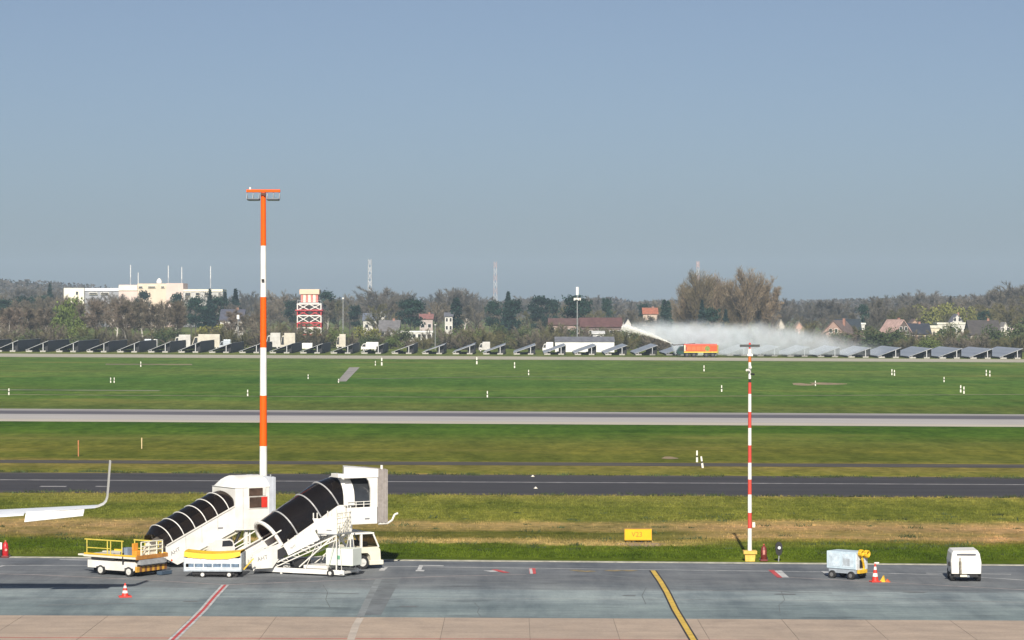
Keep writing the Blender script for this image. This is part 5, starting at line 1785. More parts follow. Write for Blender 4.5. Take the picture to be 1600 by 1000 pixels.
def house(px, Y, wd, dp, wh, rh, label, wall, roof, gable=True, nwin=3, rz=0.0, chimney=True, name='house', cat='house', rows=1, flat=False, over=0.4):
    """gable=True: the gable end faces the airfield"""
    base = at_y(px, Y)
    r_ = thing(name, label, cat, base - Vector((0, 0, 0.1)), R(rz))
    a, b_ = wd / 2, dp / 2
    wmx, rmx = wall_mat(wall), roof_mat(roof)
    if flat:
        MB().box((-a, -b_, 0), (a, b_, wh)).build('wall', wmx, r_)
        rf = MB().box((-a - .3, -b_ - .3, wh), (a + .3, b_ + .3, wh + rh)).build('roof', rmx, r_)
    elif gable:
        MB().prism([(-a, 0), (a, 0), (a, wh), (0, wh + rh * 0.97), (-a, wh)], -b_, b_).build('wall', wmx, r_)
        m = MB()
        for s_ in (-1, 1):
            n_ = Vector((s_ * rh, 0, a)).normalized() * 0.25
            p = [Vector((0, 0, wh + rh)), Vector((s_ * (a + over), 0, wh - rh * over / a))]
            vs_ = []
            for y in (-b_ - over, b_ + over):
                for q in (p[0], p[1], p[1] + n_, p[0] + Vector((0, 0, 0.3))):
                    vs_.append((q.x, y, q.z))
            m.add(vs_, [(0, 1, 2, 3), (7, 6, 5, 4), (0, 4, 5, 1), (1, 5, 6, 2), (2, 6, 7, 3), (3, 7, 4, 0)])
        rf = m.build('roof', rmx, r_)
    else:
        MB().prism_x([(-b_, 0), (b_, 0), (b_, wh), (0, wh + rh * 0.97), (-b_, wh)], -a, a).build('wall', wmx, r_)
        m = MB()
        for s_ in (-1, 1):
            n_ = Vector((0, s_ * rh, b_)).normalized() * 0.25
            p = [Vector((0, 0, wh + rh)), Vector((0, s_ * (b_ + over), wh - rh * over / b_))]
            vs_ = []
            for x in (-a - over, a + over):
                for q in (p[0], p[1], p[1] + n_, p[0] + Vector((0, 0, 0.3))):
                    vs_.append((x, q.y, q.z))
            m.add(vs_, [(0, 1, 2, 3), (7, 6, 5, 4), (0, 4, 5, 1), (1, 5, 6, 2), (2, 6, 7, 3), (3, 7, 4, 0)])
        rf = m.build('roof', rmx, r_)
    if chimney and not flat:
        MB().box((a * .3, -.4, wh + rh * .5), (a * .3 + .8, .4, wh + rh + 0.9)).build('chimney', wall_mat((0.30, 0.16, 0.12)), rf)
    for k_ in range(rows):
        for i in range(nwin):
            x = -a + wd * (i + 0.5) / nwin
            z0 = wh * (0.55 if rows == 1 else (k_ + 0.35) / rows)
            ww, hh = min(1.3, wd / nwin * .55), min(1.5, wh / rows * .45)
            o = MB().box((x - ww / 2 - .12, -b_ - 0.06, z0 - .12), (x + ww / 2 + .12, -b_ + 0.02, z0 + hh + .12)).build('window', M['white_clean'], r_)
            MB().box((x - ww / 2, -b_ - 0.08, z0), (x + ww / 2, -b_ - 0.06, z0 + hh)).build('pane', M['window'], o)
    if gable and not flat and rh > 3:
        for x in (-1.0, 1.0):
            o = MB().box((x - .62, -b_ - 0.06, wh + .3), (x + .62, -b_ + 0.02, wh + 1.9)).build('window', M['white_clean'], r_)
            MB().box((x - .5, -b_ - 0.08, wh + .42), (x + .5, -b_ - 0.06, wh + 1.78)).build('pane', M['window'], o)
    return r_


wht, crm, brk = (0.54, 0.525, 0.49), (0.62, 0.56, 0.42), (0.36, 0.20, 0.15)
dkr, rdr, gry, ort = (0.045, 0.047, 0.055), (0.115, 0.055, 0.052), (0.14, 0.145, 0.17), (0.45, 0.14, 0.07)
hz_ = lambda py, Y, px: top_z(py, Y) - gz((px - 800) * Y / F)


def house_px(px0, px1, ytop, yeave, Y, dp, label, wall, roof, **k):
    px = (px0 + px1) / 2
    wh = hz_(yeave, Y, px)
    rh = hz_(ytop, Y, px) - wh
    return house(px, Y, (px1 - px0) * Y / F - (0 if k.get('flat') else .8), dp, wh, rh, label, wall, roof, **k)


# white shed among the arrays
house_px(865, 961, 527, 533.5, 815, 9, 'long white shed with grey roof among the solar arrays', (0.70, 0.70, 0.68), gry, gable=False, nwin=0, chimney=False, name='shed', cat='shed', over=0.15)
house_px(345, 384, 484, 500, 1010, 11, 'house with dark blue grey roof right of the dark pines', wht, (0.075, 0.08, 0.11), gable=False, nwin=4)
house_px(567, 603, 490, 500, 1180, 10, 'blue roofed house with a white gabled annex right of the radar tower', wht, (0.13, 0.15, 0.20), gable=False, nwin=3)
house_px(589, 603, 486, 497, 1150, 6, 'small white gabled house beside the blue roof', wht, gry, gable=True, nwin=1, chimney=False)
house_px(592, 626, 501, 517, 1000, 12, 'house with a broad grey hipped roof below the small white gable', (0.34, 0.33, 0.32), (0.15, 0.145, 0.15), gable=False, nwin=3)
house_px(628, 676, 516.5, 519, 930, 10, 'low flat white building right of the grey roofed house', wht, (0.70, 0.70, 0.67), flat=True, nwin=6)
house_px(655, 678, 491, 498, 1150, 9, 'small house with dull red roof in front of the dark cedar', (0.42, 0.36, 0.34), (0.24, 0.11, 0.10), gable=False, nwin=2)
house_px(694, 709, 489, 494, 1080, 9, 'narrow tall white house left of mid picture', wht, gry, gable=False, nwin=2, chimney=False, rows=3)
house_px(856, 908, 498, 507, 1010, 10, 'left wing of the red roofed building under the lamp pole', (0.30, 0.22, 0.20), (0.115, 0.065, 0.06), gable=False, nwin=4, chimney=False)
house_px(905, 972, 497, 510, 985, 12, 'long building with a red roof behind the white shed', (0.16, 0.12, 0.12), rdr, gable=False, nwin=6, chimney=False)
house_px(974, 987, 497, 505, 970, 8, 'white gable house just left of the tip of the water mist', (0.55, 0.53, 0.50), dkr, gable=True, nwin=1, chimney=False)
house_px(1003, 1028, 481.5, 490, 1250, 9, 'house with orange roof and pale wall above the water mist', (0.50, 0.40, 0.33), (0.34, 0.12, 0.07), gable=False, nwin=2)
house_px(924, 945, 518, 521, 900, 6, 'small shed with white slanted roof behind the white shed', (0.35, 0.35, 0.35), (0.62, 0.62, 0.62), gable=False, nwin=1, chimney=False, name='shed', cat='shed')
house_px(1210, 1227, 499, 511, 980, 8, 'pale gabled house in the mist, right of the thin mast', (0.48, 0.44, 0.38), (0.25, 0.23, 0.20), gable=True, nwin=1, chimney=False)
house_px(1238, 1256, 503, 513, 980, 8, 'small brick house in the mist beside the pale gabled house', (0.46, 0.30, 0.24), (0.30, 0.26, 0.22), gable=True, nwin=2, chimney=False)
house_px(1290, 1333, 501, 521, 960, 14, 'brick gable house with dark roof right of the mist', (0.36, 0.24, 0.20), (0.16, 0.12, 0.11), gable=True, nwin=3, rz=-24)
house_px(1304, 1344, 499, 515, 990, 10, 'dark slate roofed wing behind the brick gable house', (0.30, 0.26, 0.22), (0.025, 0.035, 0.045), gable=False, nwin=3, chimney=False)
house_px(1332, 1350, 504, 506.5, 1000, 5, 'white flat dormer block right of the dark slate roof', wht, (0.72, 0.71, 0.66), flat=True, nwin=2)
house_px(1384, 1414, 500, 518, 960, 12, 'house with pink gable edge and dark wall', (0.10, 0.08, 0.07), (0.50, 0.34, 0.30), gable=True, nwin=2, rz=20)
house_px(1404, 1452, 506, 521, 965, 12, 'long house with a dark blue roof right of the pink gable', (0.38, 0.26, 0.18), (0.03, 0.035, 0.05), gable=False, nwin=4)
house_px(1417, 1437, 499, 508, 1040, 8, 'brown gable rising behind the long dark roof', (0.36, 0.24, 0.18), (0.16, 0.11, 0.09), gable=True, nwin=1, chimney=False)
house_px(1446, 1467, 508, 512, 985, 9, 'cream flat roofed house right of the long dark roof', crm, (0.62, 0.60, 0.50), flat=True, nwin=3)
house_px(1462, 1516, 503.5, 506, 1080, 10, 'low white building with flat roof edges behind an olive shrub', wht, (0.66, 0.63, 0.55), flat=True, nwin=7)
house_px(1483, 1503, 491, 503, 1150, 9, 'house with a small violet grey roof under the yellow green trees', wht, (0.17, 0.165, 0.20), gable=True, nwin=2)
house_px(1510, 1560, 501, 522, 955, 13, 'big house with steep dark thatched roof and white dormer', (0.32, 0.28, 0.25), (0.065, 0.058, 0.056), gable=False, nwin=5)
house_px(1559, 1576, 504, 519, 950, 9, 'white steep gabled house at the right', (0.62, 0.59, 0.53), (0.40, 0.38, 0.35), gable=True, nwin=2, chimney=False)
house_px(1575, 1597, 513, 517, 955, 8, 'low pink brick house at the right end', (0.55, 0.38, 0.32), (0.50, 0.40, 0.36), gable=False, nwin=3, chimney=False)

# long white building on the left skyline
BY = 1600.0
base = at_y(225, BY)
root = thing('office_block', 'long white flat roofed building with raised pink middle on the left skyline', 'building', base)
bx = lambda px: (px - 225) * BY / F
bz = lambda py: top_z(py, BY) - base.z
wl = nmat('cream white facade', (0.80, 0.75, 0.62), 0.8, var=0.05, scale=0.2)
wp = nmat('pink beige facade', (0.66, 0.52, 0.46), 0.8, var=0.05, scale=0.2)


def block(x0, x1, yt, y0, y1, mt, nm='wall'):
    return MB().box((bx(x0), y0, 0), (bx(x1), y1, bz(yt))).build(nm, mt, root)


block(101, 132.5, 450, -3, 22, wl)
block(132.5, 187, 455, 0, 22, nmat('grey glass facade', (0.30, 0.31, 0.34), 0.6, var=0.1, scale=0.3))
MB().box((bx(132.5), -0.6, bz(454.6)), (bx(187), 22, bz(450.2))).build('parapet', nmat('white parapet', (0.80, 0.79, 0.80), 0.7), root)
block(186, 215, 445, -1, 22, wp)
block(215, 260, 443, -0.5, 22, nmat('beige facade', (0.66, 0.54, 0.42), 0.8, var=0.05, scale=0.2))
block(260, 286.5, 442.5, -1, 22, wp)
MB().box((bx(186), -1.6, bz(454)), (bx(215), 22, bz(446.5))).build('wall', wl, root)
block(286.5, 348, 456, 0, 22, nmat('dull pale facade', (0.50, 0.49, 0.47), 0.8, var=0.1, scale=0.3))  # greyer tone than the other pale walls
MB().box((bx(286.5), -0.6, bz(455.6)), (bx(348), 22, bz(452))).build('parapet', wl, root)
for (xa, xb, ya, yb) in ((217, 223, 447, 450.5), (232, 243, 447, 450), (252, 257, 447, 450), (120, 123.5, 455, 461), (290, 298, 457, 463), (306, 312, 457, 462), (320, 326, 457, 462), (140, 152, 457, 460), (158, 170, 457, 460)):
    o = MB().box((bx(xa) - .2, -3.4 if xa < 130 else -1.2, bz(yb)), (bx(xb) + .2, 0.4, bz(ya))).build('window', wl, root)
    MB().box((bx(xa), -3.5 if xa < 130 else -1.3, bz(yb) + .2), (bx(xb), -3.38 if xa < 130 else -1.18, bz(ya) - .2)).build('pane', M['window'], o)
MB().lathe([(1.6, bz(442.5)), (1.8, bz(440)), (1.2, bz(436.5)), (0.3, bz(434.5))], 12, (bx(246), 8, 0)).build('roof_dome', M['white_clean'], root, (0, 0, 0), True)


# ------------------------------------------------------------------ parked vehicles behind the arrays
def van_proto(wd, ht, cab_w, mt):
    r_ = thing('parked_van', 'x', 'van')
    MB().box((-wd / 2 + cab_w, -1.1, 0.55), (wd / 2, 1.1, ht), 0.12).build('body', mt, r_)
    MB().prism([(-wd / 2 + cab_w, 0.5), (-wd / 2, 0.5), (-wd / 2, 1.3), (-wd / 2 + cab_w * .45, ht * .82), (-wd / 2 + cab_w, ht * .86)], -1.05, 1.05).build('cab', mt, r_)
    MB().prism([(-wd / 2 + cab_w * .9, 1.3), (-wd / 2 + cab_w * .12, 1.35), (-wd / 2 + cab_w * .5, ht * .76), (-wd / 2 + cab_w * .9, ht * .78)], -1.07, -1.04).build('window', M['window'], r_)
    for x in (-wd / 2 + cab_w * .5, wd / 2 - 1.0):
        wheel(r_, x, -0.95, 0.38, 0.25)
        wheel(r_, x, 0.95, 0.38, 0.25)
    return r_


M['lorry_white'] = nmat('dull lorry white', (0.50, 0.49, 0.46), 0.6, var=0.1, scale=0.8)
M['lorry_cream'] = nmat('dull lorry cream', (0.52, 0.48, 0.40), 0.6, var=0.1, scale=0.8)
vspec = [(285, 828, 5.2, 4.4, 1.6, 'lorry_white', 'white box van left of the big pale lorry behind the arrays'),
         (322, 826, 8.6, 4.6, 2.0, 'lorry_cream', 'big pale lorry behind the arrays left of the tall mast'),
         (352, 824, 3.4, 3.0, 1.2, 'galv', 'small grey van right of the big pale lorry'),
         (427, 840, 4.6, 5.0, 1.5, 'lorry_white', 'white lorry just right of the tall mast'),
         (450, 838, 4.6, 5.0, 1.2, 'lorry_cream', 'cream lorry between the tall mast and the radar tower'),
         (477, 810, 4.4, 2.3, 1.3, 'white_clean', 'low white van under the radar tower'),
         (533, 850, 3.0, 4.6, 1.0, 'lorry_cream', 'small cream cab right of the radar tower'),
         (578, 808, 5.2, 2.7, 1.5, 'white_clean', 'bright white van between the arrays left of mid picture'),
         (757, 806, 3.4, 3.0, 1.1, 'lorry_white', 'white van left of the white shed'),
         (856, 806, 3.2, 3.0, 1.1, 'white_clean', 'bright white van at the left end of the shed'),
         (229, 812, 3.0, 3.2, 1.0, 'galv', 'blue grey van at the left behind the arrays'),
         (242, 806, 1.6, 3.2, 0.5, 'white_clean', 'narrow bright white van at the left behind the arrays')]
for (px, Y, wd, ht, cw_, mk, lb) in vspec:
    r_ = van_proto(wd, ht, cw_, M[mk])
    r_['label'] = lb
    r_['group'] = 'vehicles parked behind the solar arrays'
    r_.location = at_y(px, Y)
#TREES

# ------------------------------------------------------------------ trees and shrubs
def tmat(name, col, var=0.25, rnd_=0.22):
    return nmat(name, col, 0.9, var=var, scale=0.35, obj_random=rnd_, spec=0.1)


M['bark'] = tmat('grey brown bark', (0.10, 0.085, 0.07))
M['bark_pale'] = tmat('pale birch bark', (0.62, 0.58, 0.52))
TW = {
    'brown': tmat('brown twigs', (0.162, 0.140, 0.102)),
    'grey': tmat('grey brown twigs', (0.132, 0.120, 0.102)),
    'red': tmat('reddish twigs', (0.180, 0.146, 0.110)),
    'olive': tmat('olive twigs', (0.135, 0.125, 0.055)),
    'tan': tmat('tan twigs', (0.21, 0.165, 0.105)),
    'pine': tmat('dark pine needles', (0.022, 0.048, 0.036), 0.35, 0.25),
    'spruce': tmat('blue green needles', (0.025, 0.050, 0.045), 0.35, 0.2),
    'green': tmat('fresh green leaves', (0.13, 0.17, 0.045), 0.3, 0.15),
    'lime': tmat('yellow green leaves', (0.20, 0.20, 0.055), 0.3, 0.12),
    'dullgreen': tmat('dull green leaves', (0.075, 0.10, 0.04), 0.3, 0.2),
}


def np_mesh(name, V, Fc, mat_):
    """triangles"""
    me = bpy.data.meshes.new(name)
    V = np.asarray(V, dtype=np.float32)
    nt_ = len(Fc)
    me.vertices.add(len(V))
    me.vertices.foreach_set('co', V.ravel())
    me.loops.add(nt_ * 3)
    me.loops.foreach_set('vertex_index', np.asarray(Fc, dtype=np.int32).ravel())
    me.polygons.add(nt_)
    me.polygons.foreach_set('loop_start', np.arange(0, nt_ * 3, 3, dtype=np.int32))
    me.polygons.foreach_set('loop_total', np.full(nt_, 3, dtype=np.int32))
    me.materials.append(mat_)
    me.update(calc_edges=True)
    me.validate()
    return me


def twig_tris(rg, P, D, L, wd):
    n = len(P)
    D = D / np.linalg.norm(D, axis=1, keepdims=True)
    rv = rg.normal(size=(n, 3))
    side = np.cross(D, rv)
    side /= np.linalg.norm(side, axis=1, keepdims=True) + 1e-6
    tip = P + D * L[:, None]
    V = np.stack([P - side * wd[:, None], P + side * wd[:, None], tip], axis=1).reshape(-1, 3)
    return V, np.arange(n * 3).reshape(-1, 3)


def leaf_tris(rg, P, s):
    n = len(P)
    a = rg.normal(size=(n, 3))
    a /= np.linalg.norm(a, axis=1, keepdims=True)
    b = np.cross(a, rg.normal(size=(n, 3)))
    b /= np.linalg.norm(b, axis=1, keepdims=True)
    V = np.stack([P + a * s[:, None], P - a * 0.5 * s[:, None] + b * 0.8 * s[:, None], P - a * 0.5 * s[:, None] - b * 0.8 * s[:, None]], axis=1).reshape(-1, 3)
    return V, np.arange(n * 3).reshape(-1, 3)


def skeleton(seed, Ht, kind):
    """trunk and limbs as tubes; returns MB and a list of limb end segments"""
    r = random.Random(seed)
    m = MB()
    segs = []
    rad = Ht * (0.018 if kind != 'birch' else 0.021)
    if kind == 'vase':
        nst = r.randint(3, 5)
    else:
        nst = 1
    for s_ in range(nst):
        lean = Vector((r.uniform(-.3, .3), r.uniform(-.3, .3), 1)) if nst > 1 else Vector((r.uniform(-.06, .06), r.uniform(-.06, .06), 1))
        p = Vector((0, 0, -0.2))
        nseg = 5
        pts = [p]
        for i in range(nseg):
            lean = (lean + Vector((r.uniform(-.1, .1), r.uniform(-.1, .1), 0.05))).normalized()
            p = p + lean * Ht * 0.86 / nseg
            pts.append(p)
        for i in range(nseg):
            m.tube(pts[i], pts[i + 1], rad * (1 - i / (nseg + .6)), rad * (1 - (i + 1) / (nseg + .6)), 5, False)
        nb = {'round': 20, 'birch': 20, 'vase': 10}[kind]
        for k in range(nb):
            t = r.uniform(0.22 if kind != 'birch' else 0.3, 0.97)
            i = min(int(t * nseg), nseg - 1)
            b0 = pts[i].lerp(pts[i + 1], t * nseg - i)
            az = r.uniform(0, 2 * math.pi)
            el = {'round': r.uniform(0.25, 0.95), 'birch': r.uniform(0.6, 1.1), 'vase': r.uniform(0.8, 1.25)}[kind]
            d = Vector((math.cos(az) * math.cos(el), math.sin(az) * math.cos(el), math.sin(el)))
            ln = Ht * {'round': 0.40, 'birch': 0.24, 'vase': 0.30}[kind] * (1.05 - 0.6 * t) * r.uniform(.7, 1.15) * 1.2
            q = b0
            rr_ = rad * 0.45 * (1.1 - t * .7)
            for j in range(3):
                d = (d + Vector((r.uniform(-.2, .2), r.uniform(-.2, .2), r.uniform(-.02, .22)))).normalized()
                q2 = q + d * ln / 3
                m.tube(q, q2, rr_ * (1 - j / 3.4), rr_ * (1 - (j + 1) / 3.4), 4, False)
                segs.append((q, q2, d))
                for _ in range(2):
                    e = (d + Vector((r.uniform(-.8, .8), r.uniform(-.8, .8), r.uniform(-.1, .6)))).normalized()
                    q3 = q2 + e * ln * r.uniform(.25, .45)
                    m.tube(q2, q3, rr_ * .35, rr_ * .12, 3, False)
                    segs.append((q2, q3, e))
                    for _k in range(2):
                        e2 = (e + Vector((r.uniform(-.9, .9), r.uniform(-.9, .9), r.uniform(-.2, .7)))).normalized()
                        q4 = q2.lerp(q3, r.uniform(.4, 1)) 
                        segs.append((q4, q4 + e2 * ln * r.uniform(.2, .4), e2))
                q = q2
    return m, segs


PROTO = {}
PH = 14.0


def make_bare(key, seed, kind, twig, bark, ntw, wmul=1.0, droop=0.0, lenm=1.0):
    rg = np.random.default_rng(seed)
    m, segs = skeleton(seed, PH, kind)
    n = ntw
    idx = rg.integers(0, len(segs), n)
    A = np.array([s[0] for s in segs])[idx]
    B = np.array([s[1] for s in segs])[idx]
    D = np.array([s[2] for s in segs])[idx]
    t = rg.random(n)[:, None] ** 0.7
    P = A + (B - A) * t
    out = P - np.array([0, 0, PH * 0.45])
    out /= np.linalg.norm(out, axis=1, keepdims=True) + 1e-6
    Dn = D * 0.8 + out * 0.5 + rg.normal(size=(n, 3)) * 0.55 + np.array([0, 0, 0.15 - droop])
    L = PH * rg.uniform(0.04, 0.10, n) * lenm
    V, Fc = twig_tris(rg, P, Dn, L, np.full(n, 0.045) * wmul * rg.uniform(.7, 1.3, n))
    mx = V[:, 2].max()
    V *= PH / mx
    m.v = [tuple(np.array(p) * PH / mx) for p in m.v]
    trunk = m.build('trunk', M[bark])
    crown = bpy.data.objects.new('crown', np_mesh('crown', V, Fc, TW[twig]))
    PROTO[key] = (trunk.data, crown.data, V[:, 2].max(), V[:, 0].max() - V[:, 0].min())
    bpy.data.objects.remove(trunk)
    bpy.data.objects.remove(crown)


def make_big(key, seed):
    """tall broad poplar crown of fine upright twigs"""
    rg = np.random.default_rng(seed)
    r = random.Random(seed)
    m = MB()
    m.tube((0, 0, -.2), (0, 0, PH * .3), PH * .022, PH * .016, 6, False)
    P, D = [], []
    for k in range(46):
        z0 = PH * r.uniform(0.12, 0.6)
        az = r.uniform(0, 6.28)
        el = r.uniform(0.75, 1.45)
        d = Vector((math.cos(az) * math.cos(el), math.sin(az) * math.cos(el), math.sin(el)))
        ln = PH * r.uniform(.22, .42)
        q = Vector((0, 0, z0))
        for j in range(4):
            d = (d + Vector((r.uniform(-.12, .12), r.uniform(-.12, .12), .10))).normalized()
            q2 = q + d * ln / 3
            if (math.hypot(q2.x, q2.y) / PH / .29) ** 2 + ((q2.z / PH - .5) / .36) ** 2 < 1:
                m.tube(q, q2, PH * .007 * (1 - j / 4.5), PH * .007 * (1 - (j + 1) / 4.5), 4, False)
            for _ in range(46):
                t = r.random()
                P.append(q.lerp(q2, t) + Vector((r.gauss(0, .28), r.gauss(0, .28), r.gauss(0, .3))))
                D.append(d + Vector((r.gauss(0, .5), r.gauss(0, .5), r.gauss(.15, .4))))
            q = q2
    P, D = np.array(P), np.array(D)
    V, Fc = twig_tris(rg, P, D, PH * rg.uniform(.03, .075, len(P)), 0.030 * rg.uniform(.7, 1.3, len(P)))
    T = V.reshape(-1, 3, 3)
    c = T.mean(axis=1) / PH
    az_ = np.arctan2(c[:, 1], c[:, 0])
    lump = 1 + 0.13 * np.sin(az_ * 3 + seed) + 0.10 * np.sin(az_ * 5 + c[:, 2] * 16)
    ok = ((np.hypot(c[:, 0], c[:, 1]) / 0.30) ** 2 + ((c[:, 2] - 0.50) / 0.38) ** 2) < lump * rg.uniform(.8, 1.1, len(c))
    V = T[ok].reshape(-1, 3)
    Fc = np.arange(len(V)).reshape(-1, 3)
    mx = np.percentile(V[:, 2], 99.8)
    V *= PH / mx
    m.v = [tuple(np.array(p) * PH / mx) for p in m.v]
    trunk = m.build('trunk', M['bark'])
    PROTO[key] = (trunk.data, np_mesh('crown', V, Fc, TW['tan']), PH, V[:, 0].max() - V[:, 0].min())
    bpy.data.objects.remove(trunk)


def make_leafy(key, seed, shape, mat_, n, size):
    rg = np.random.default_rng(seed)
    m = MB()
    m.tube((0, 0, -.2), (0.1, 0, PH * .55), PH * .022, PH * .012, 6, False)
    P = []
    if shape == 'pine':
        nb = 16
        for k in range(nb):
            z = PH * rg.uniform(0.38, 0.95)
            a = rg.uniform(0, 6.28)
            rr_ = PH * 0.27 * (1.0 - 0.55 * abs(z / PH - 0.6) / 0.35) * rg.uniform(0.3, 1.0)
            c = np.array([rr_ * math.cos(a), rr_ * math.sin(a), z])
            m.tube((0, 0, z * .85), tuple(c), PH * .006, PH * .003, 4, False)
            q = rg.normal(size=(n // nb, 3)) * np.array([PH * .075, PH * .075, PH * .038])
            P.append(c + q)
    elif shape == 'spruce':
        for k in range(n):
            t = rg.random() ** 0.75
            z = PH * (1.0 - t * 0.9)
            layer = 0.82 + 0.18 * math.sin(z * 5.5)
            rr_ = PH * 0.20 * t * layer * rg.uniform(.35, 1.0) ** 0.6
            a = rg.uniform(0, 6.28)
            P.append(np.array([[rr_ * math.cos(a), rr_ * math.sin(a), z - rr_ * .25]]))
    elif shape == 'cypress':
        for k in range(n):
            t = rg.random()
            z = PH * t
            rr_ = PH * 0.115 * (math.sin(math.pi * min(1, t * .92 + .06)) ** 0.6) * rg.uniform(.4, 1.0)
            a = rg.uniform(0, 6.28)
            P.append(np.array([[rr_ * math.cos(a), rr_ * math.sin(a), z]]))
    else:   # bush: several lobes right down to the ground
        nb = 11
        for k in range(nb):
            a = rg.uniform(0, 6.28)
            rr_ = PH * rg.uniform(0.05, 0.42)
            z = PH * rg.uniform(0.15, 0.78) * (1 - 0.4 * rr_ / (PH * .45))
            s_ = PH * rg.uniform(0.13, 0.24)
            q = rg.normal(size=(n // nb, 3))
            q /= np.linalg.norm(q, axis=1, keepdims=True)
            q *= (rg.random((n // nb, 1)) ** 0.4)
            P.append(np.array([rr_ * math.cos(a), rr_ * math.sin(a), z]) + q * s_)
            m.tube((0, 0, 0), (rr_ * math.cos(a), rr_ * math.sin(a), z), PH * .01, PH * .004, 4, False)
    P = np.concatenate(P)
    V, Fc = leaf_tris(rg, P, rg.uniform(.6, 1.3, len(P)) * size)
    V[:, 2] = np.maximum(V[:, 2], 0.02)
    mx = V[:, 2].max()
    V *= PH / mx
    m.v = [tuple(np.array(p) * PH / mx) for p in m.v]
    trunk = m.build('trunk', M['bark'])
    PROTO[key] = (trunk.data, np_mesh('crown', V, Fc, TW[mat_]), PH, V[:, 0].max() - V[:, 0].min())
    bpy.data.objects.remove(trunk)


def make_twiggy_bush(key, seed, twig, n, wd=0.06):
    rg = np.random.default_rng(seed)
    m = MB()
    P, D = [], []
    r = random.Random(seed)
    for k in range(16):
        az = r.uniform(0, 6.28)
        el = r.uniform(0.55, 1.45)
        d = Vector((math.cos(az) * math.cos(el), math.sin(az) * math.cos(el), math.sin(el)))
        b0 = Vector((r.uniform(-1.8, 1.8), r.uniform(-1.8, 1.8), -.2))
        ln = PH * r.uniform(.55, .95)
        e = b0 + d * ln
        m.tube(b0, e, PH * .011, PH * .003, 4, False)
        for j in range(n // 16):
            t = r.uniform(0.12, 1.0)
            P.append(b0.lerp(e, t))
            D.append(d + Vector((r.gauss(0, .7), r.gauss(0, .7), r.gauss(.1, .5))))
    P, D = np.array(P), np.array(D)
    L = PH * rg.uniform(.08, .20, len(P))
    V, Fc = twig_tris(rg, P, D, L, np.full(len(P), wd) * rg.uniform(.7, 1.4, len(P)))
    V[:, 2] = np.maximum(V[:, 2], 0.02)
    mx = V[:, 2].max()
    V *= PH / mx
    m.v = [tuple(np.array(p) * PH / mx) for p in m.v]
    trunk = m.build('trunk', M['bark'])
    PROTO[key] = (trunk.data, np_mesh('crown', V, Fc, TW[twig]), PH, V[:, 0].max() - V[:, 0].min())
    bpy.data.objects.remove(trunk)


for i in range(3):
    make_bare('round_brown%d' % i, 10 + i, 'round', 'brown', 'bark', 6000, 0.95)
    make_bare('round_grey%d' % i, 20 + i, 'round', 'grey', 'bark', 6000, 0.95)
    make_bare('birch%d' % i, 30 + i, 'birch', 'red' if i != 1 else 'brown', 'bark_pale', 5200, 0.95, 0.25, 1.1)
    make_bare('vase%d' % i, 40 + i, 'vase', 'tan', 'bark', 4500, 1.0, 0.0, 1.0)
    make_big('great%d' % i, 140 + i)
    make_leafy('pine%d' % i, 50 + i, 'pine', 'pine', 1700, 0.42)
    make_twiggy_bush('brush%d' % i, 60 + i, ('brown', 'olive', 'red')[i], 3200, 0.06)
    make_leafy('bush%d' % i, 70 + i, 'bush', ('dullgreen', 'green', 'lime')[i], 1900, 0.42)
make_bare('olive_tree', 81, 'round', 'olive', 'bark', 6000, 1.0)
for i in range(2):
    make_leafy('spruce%d' % i, 90 + i, 'spruce', 'spruce', 1500, 0.45)
make_leafy('cypress0', 95, 'cypress', 'pine', 1000, 0.4)
make_leafy('leafy_tree', 97, 'bush', 'green', 2400, 0.40)

TR = random.Random(11)


def plant(key, px, ytop, Y, label, group=None, wf=1.0, name=None, cat='tree', rot=None):
    base = at_y(px, Y)
    h = top_z(ytop, Y) - base.z
    tm, cm, ph, pw_ = PROTO[key]
    s_ = h / ph
    nm = name or {'r': 'bare_tree', 'b': 'birch_tree', 'v': 'poplar_tree', 'p': 'pine_tree', 's': 'spruce_tree', 'c': 'cypress_tree', 'o': 'bare_tree', 'l': 'leafy_tree'}[key[0]]
    e = thing(nm, label, cat, base, TR.uniform(0, 6.28) if rot is None else rot, group)
    e.scale = (s_ * wf, s_ * wf, s_)
    for me, n_ in ((tm, 'trunk' if cat == 'tree' else 'stem'), (cm, 'crown' if cat == 'tree' else 'foliage')):
        o = bpy.data.objects.new(n_, me)
        C.objects.link(o)
        o.parent = e
    return e


def interp(tab, x):
    for (xa, ya), (xb, yb) in zip(tab[:-1], tab[1:]):
        if xa <= x <= xb:
            return ya + (yb - ya) * (x - xa) / (xb - xa)
    return tab[0][1] if x < tab[0][0] else tab[-1][1]


def zone_of(x):
    for lim, nm in ((101, 'at far left'), (350, 'by the long white building'), (462, 'by the tall mast'), (640, 'right of radar tower'), (850, 'in mid picture'), (1060, 'left of the poplars'), (1215, 'by the poplars'), (1400, 'right of the poplars')):
        if x < lim:
            return nm
    return 'at far right'


SKY_L = [(-60, 446), (0, 446), (90, 447), (130, 452), (360, 456), (400, 453), (420, 456), (440, 449), (462, 452), (480, 458), (530, 452), (575, 455), (590, 449), (606, 445), (622, 449), (642, 457), (665, 458), (690, 450), (730, 449), (750, 455), (770, 461), (815, 459),
         (840, 461), (900, 460), (960, 463), (1000, 464), (1050, 466), (1100, 458), (1190, 466), (1215, 470), (1240, 464), (1262, 474), (1285, 466), (1315, 467), (1340, 474), (1362, 464), (1392, 460), (1425, 455), (1455, 452), (1478, 461), (1497, 458), (1515, 463), (1535, 455), (1560, 447), (1600, 440), (1660, 436)]
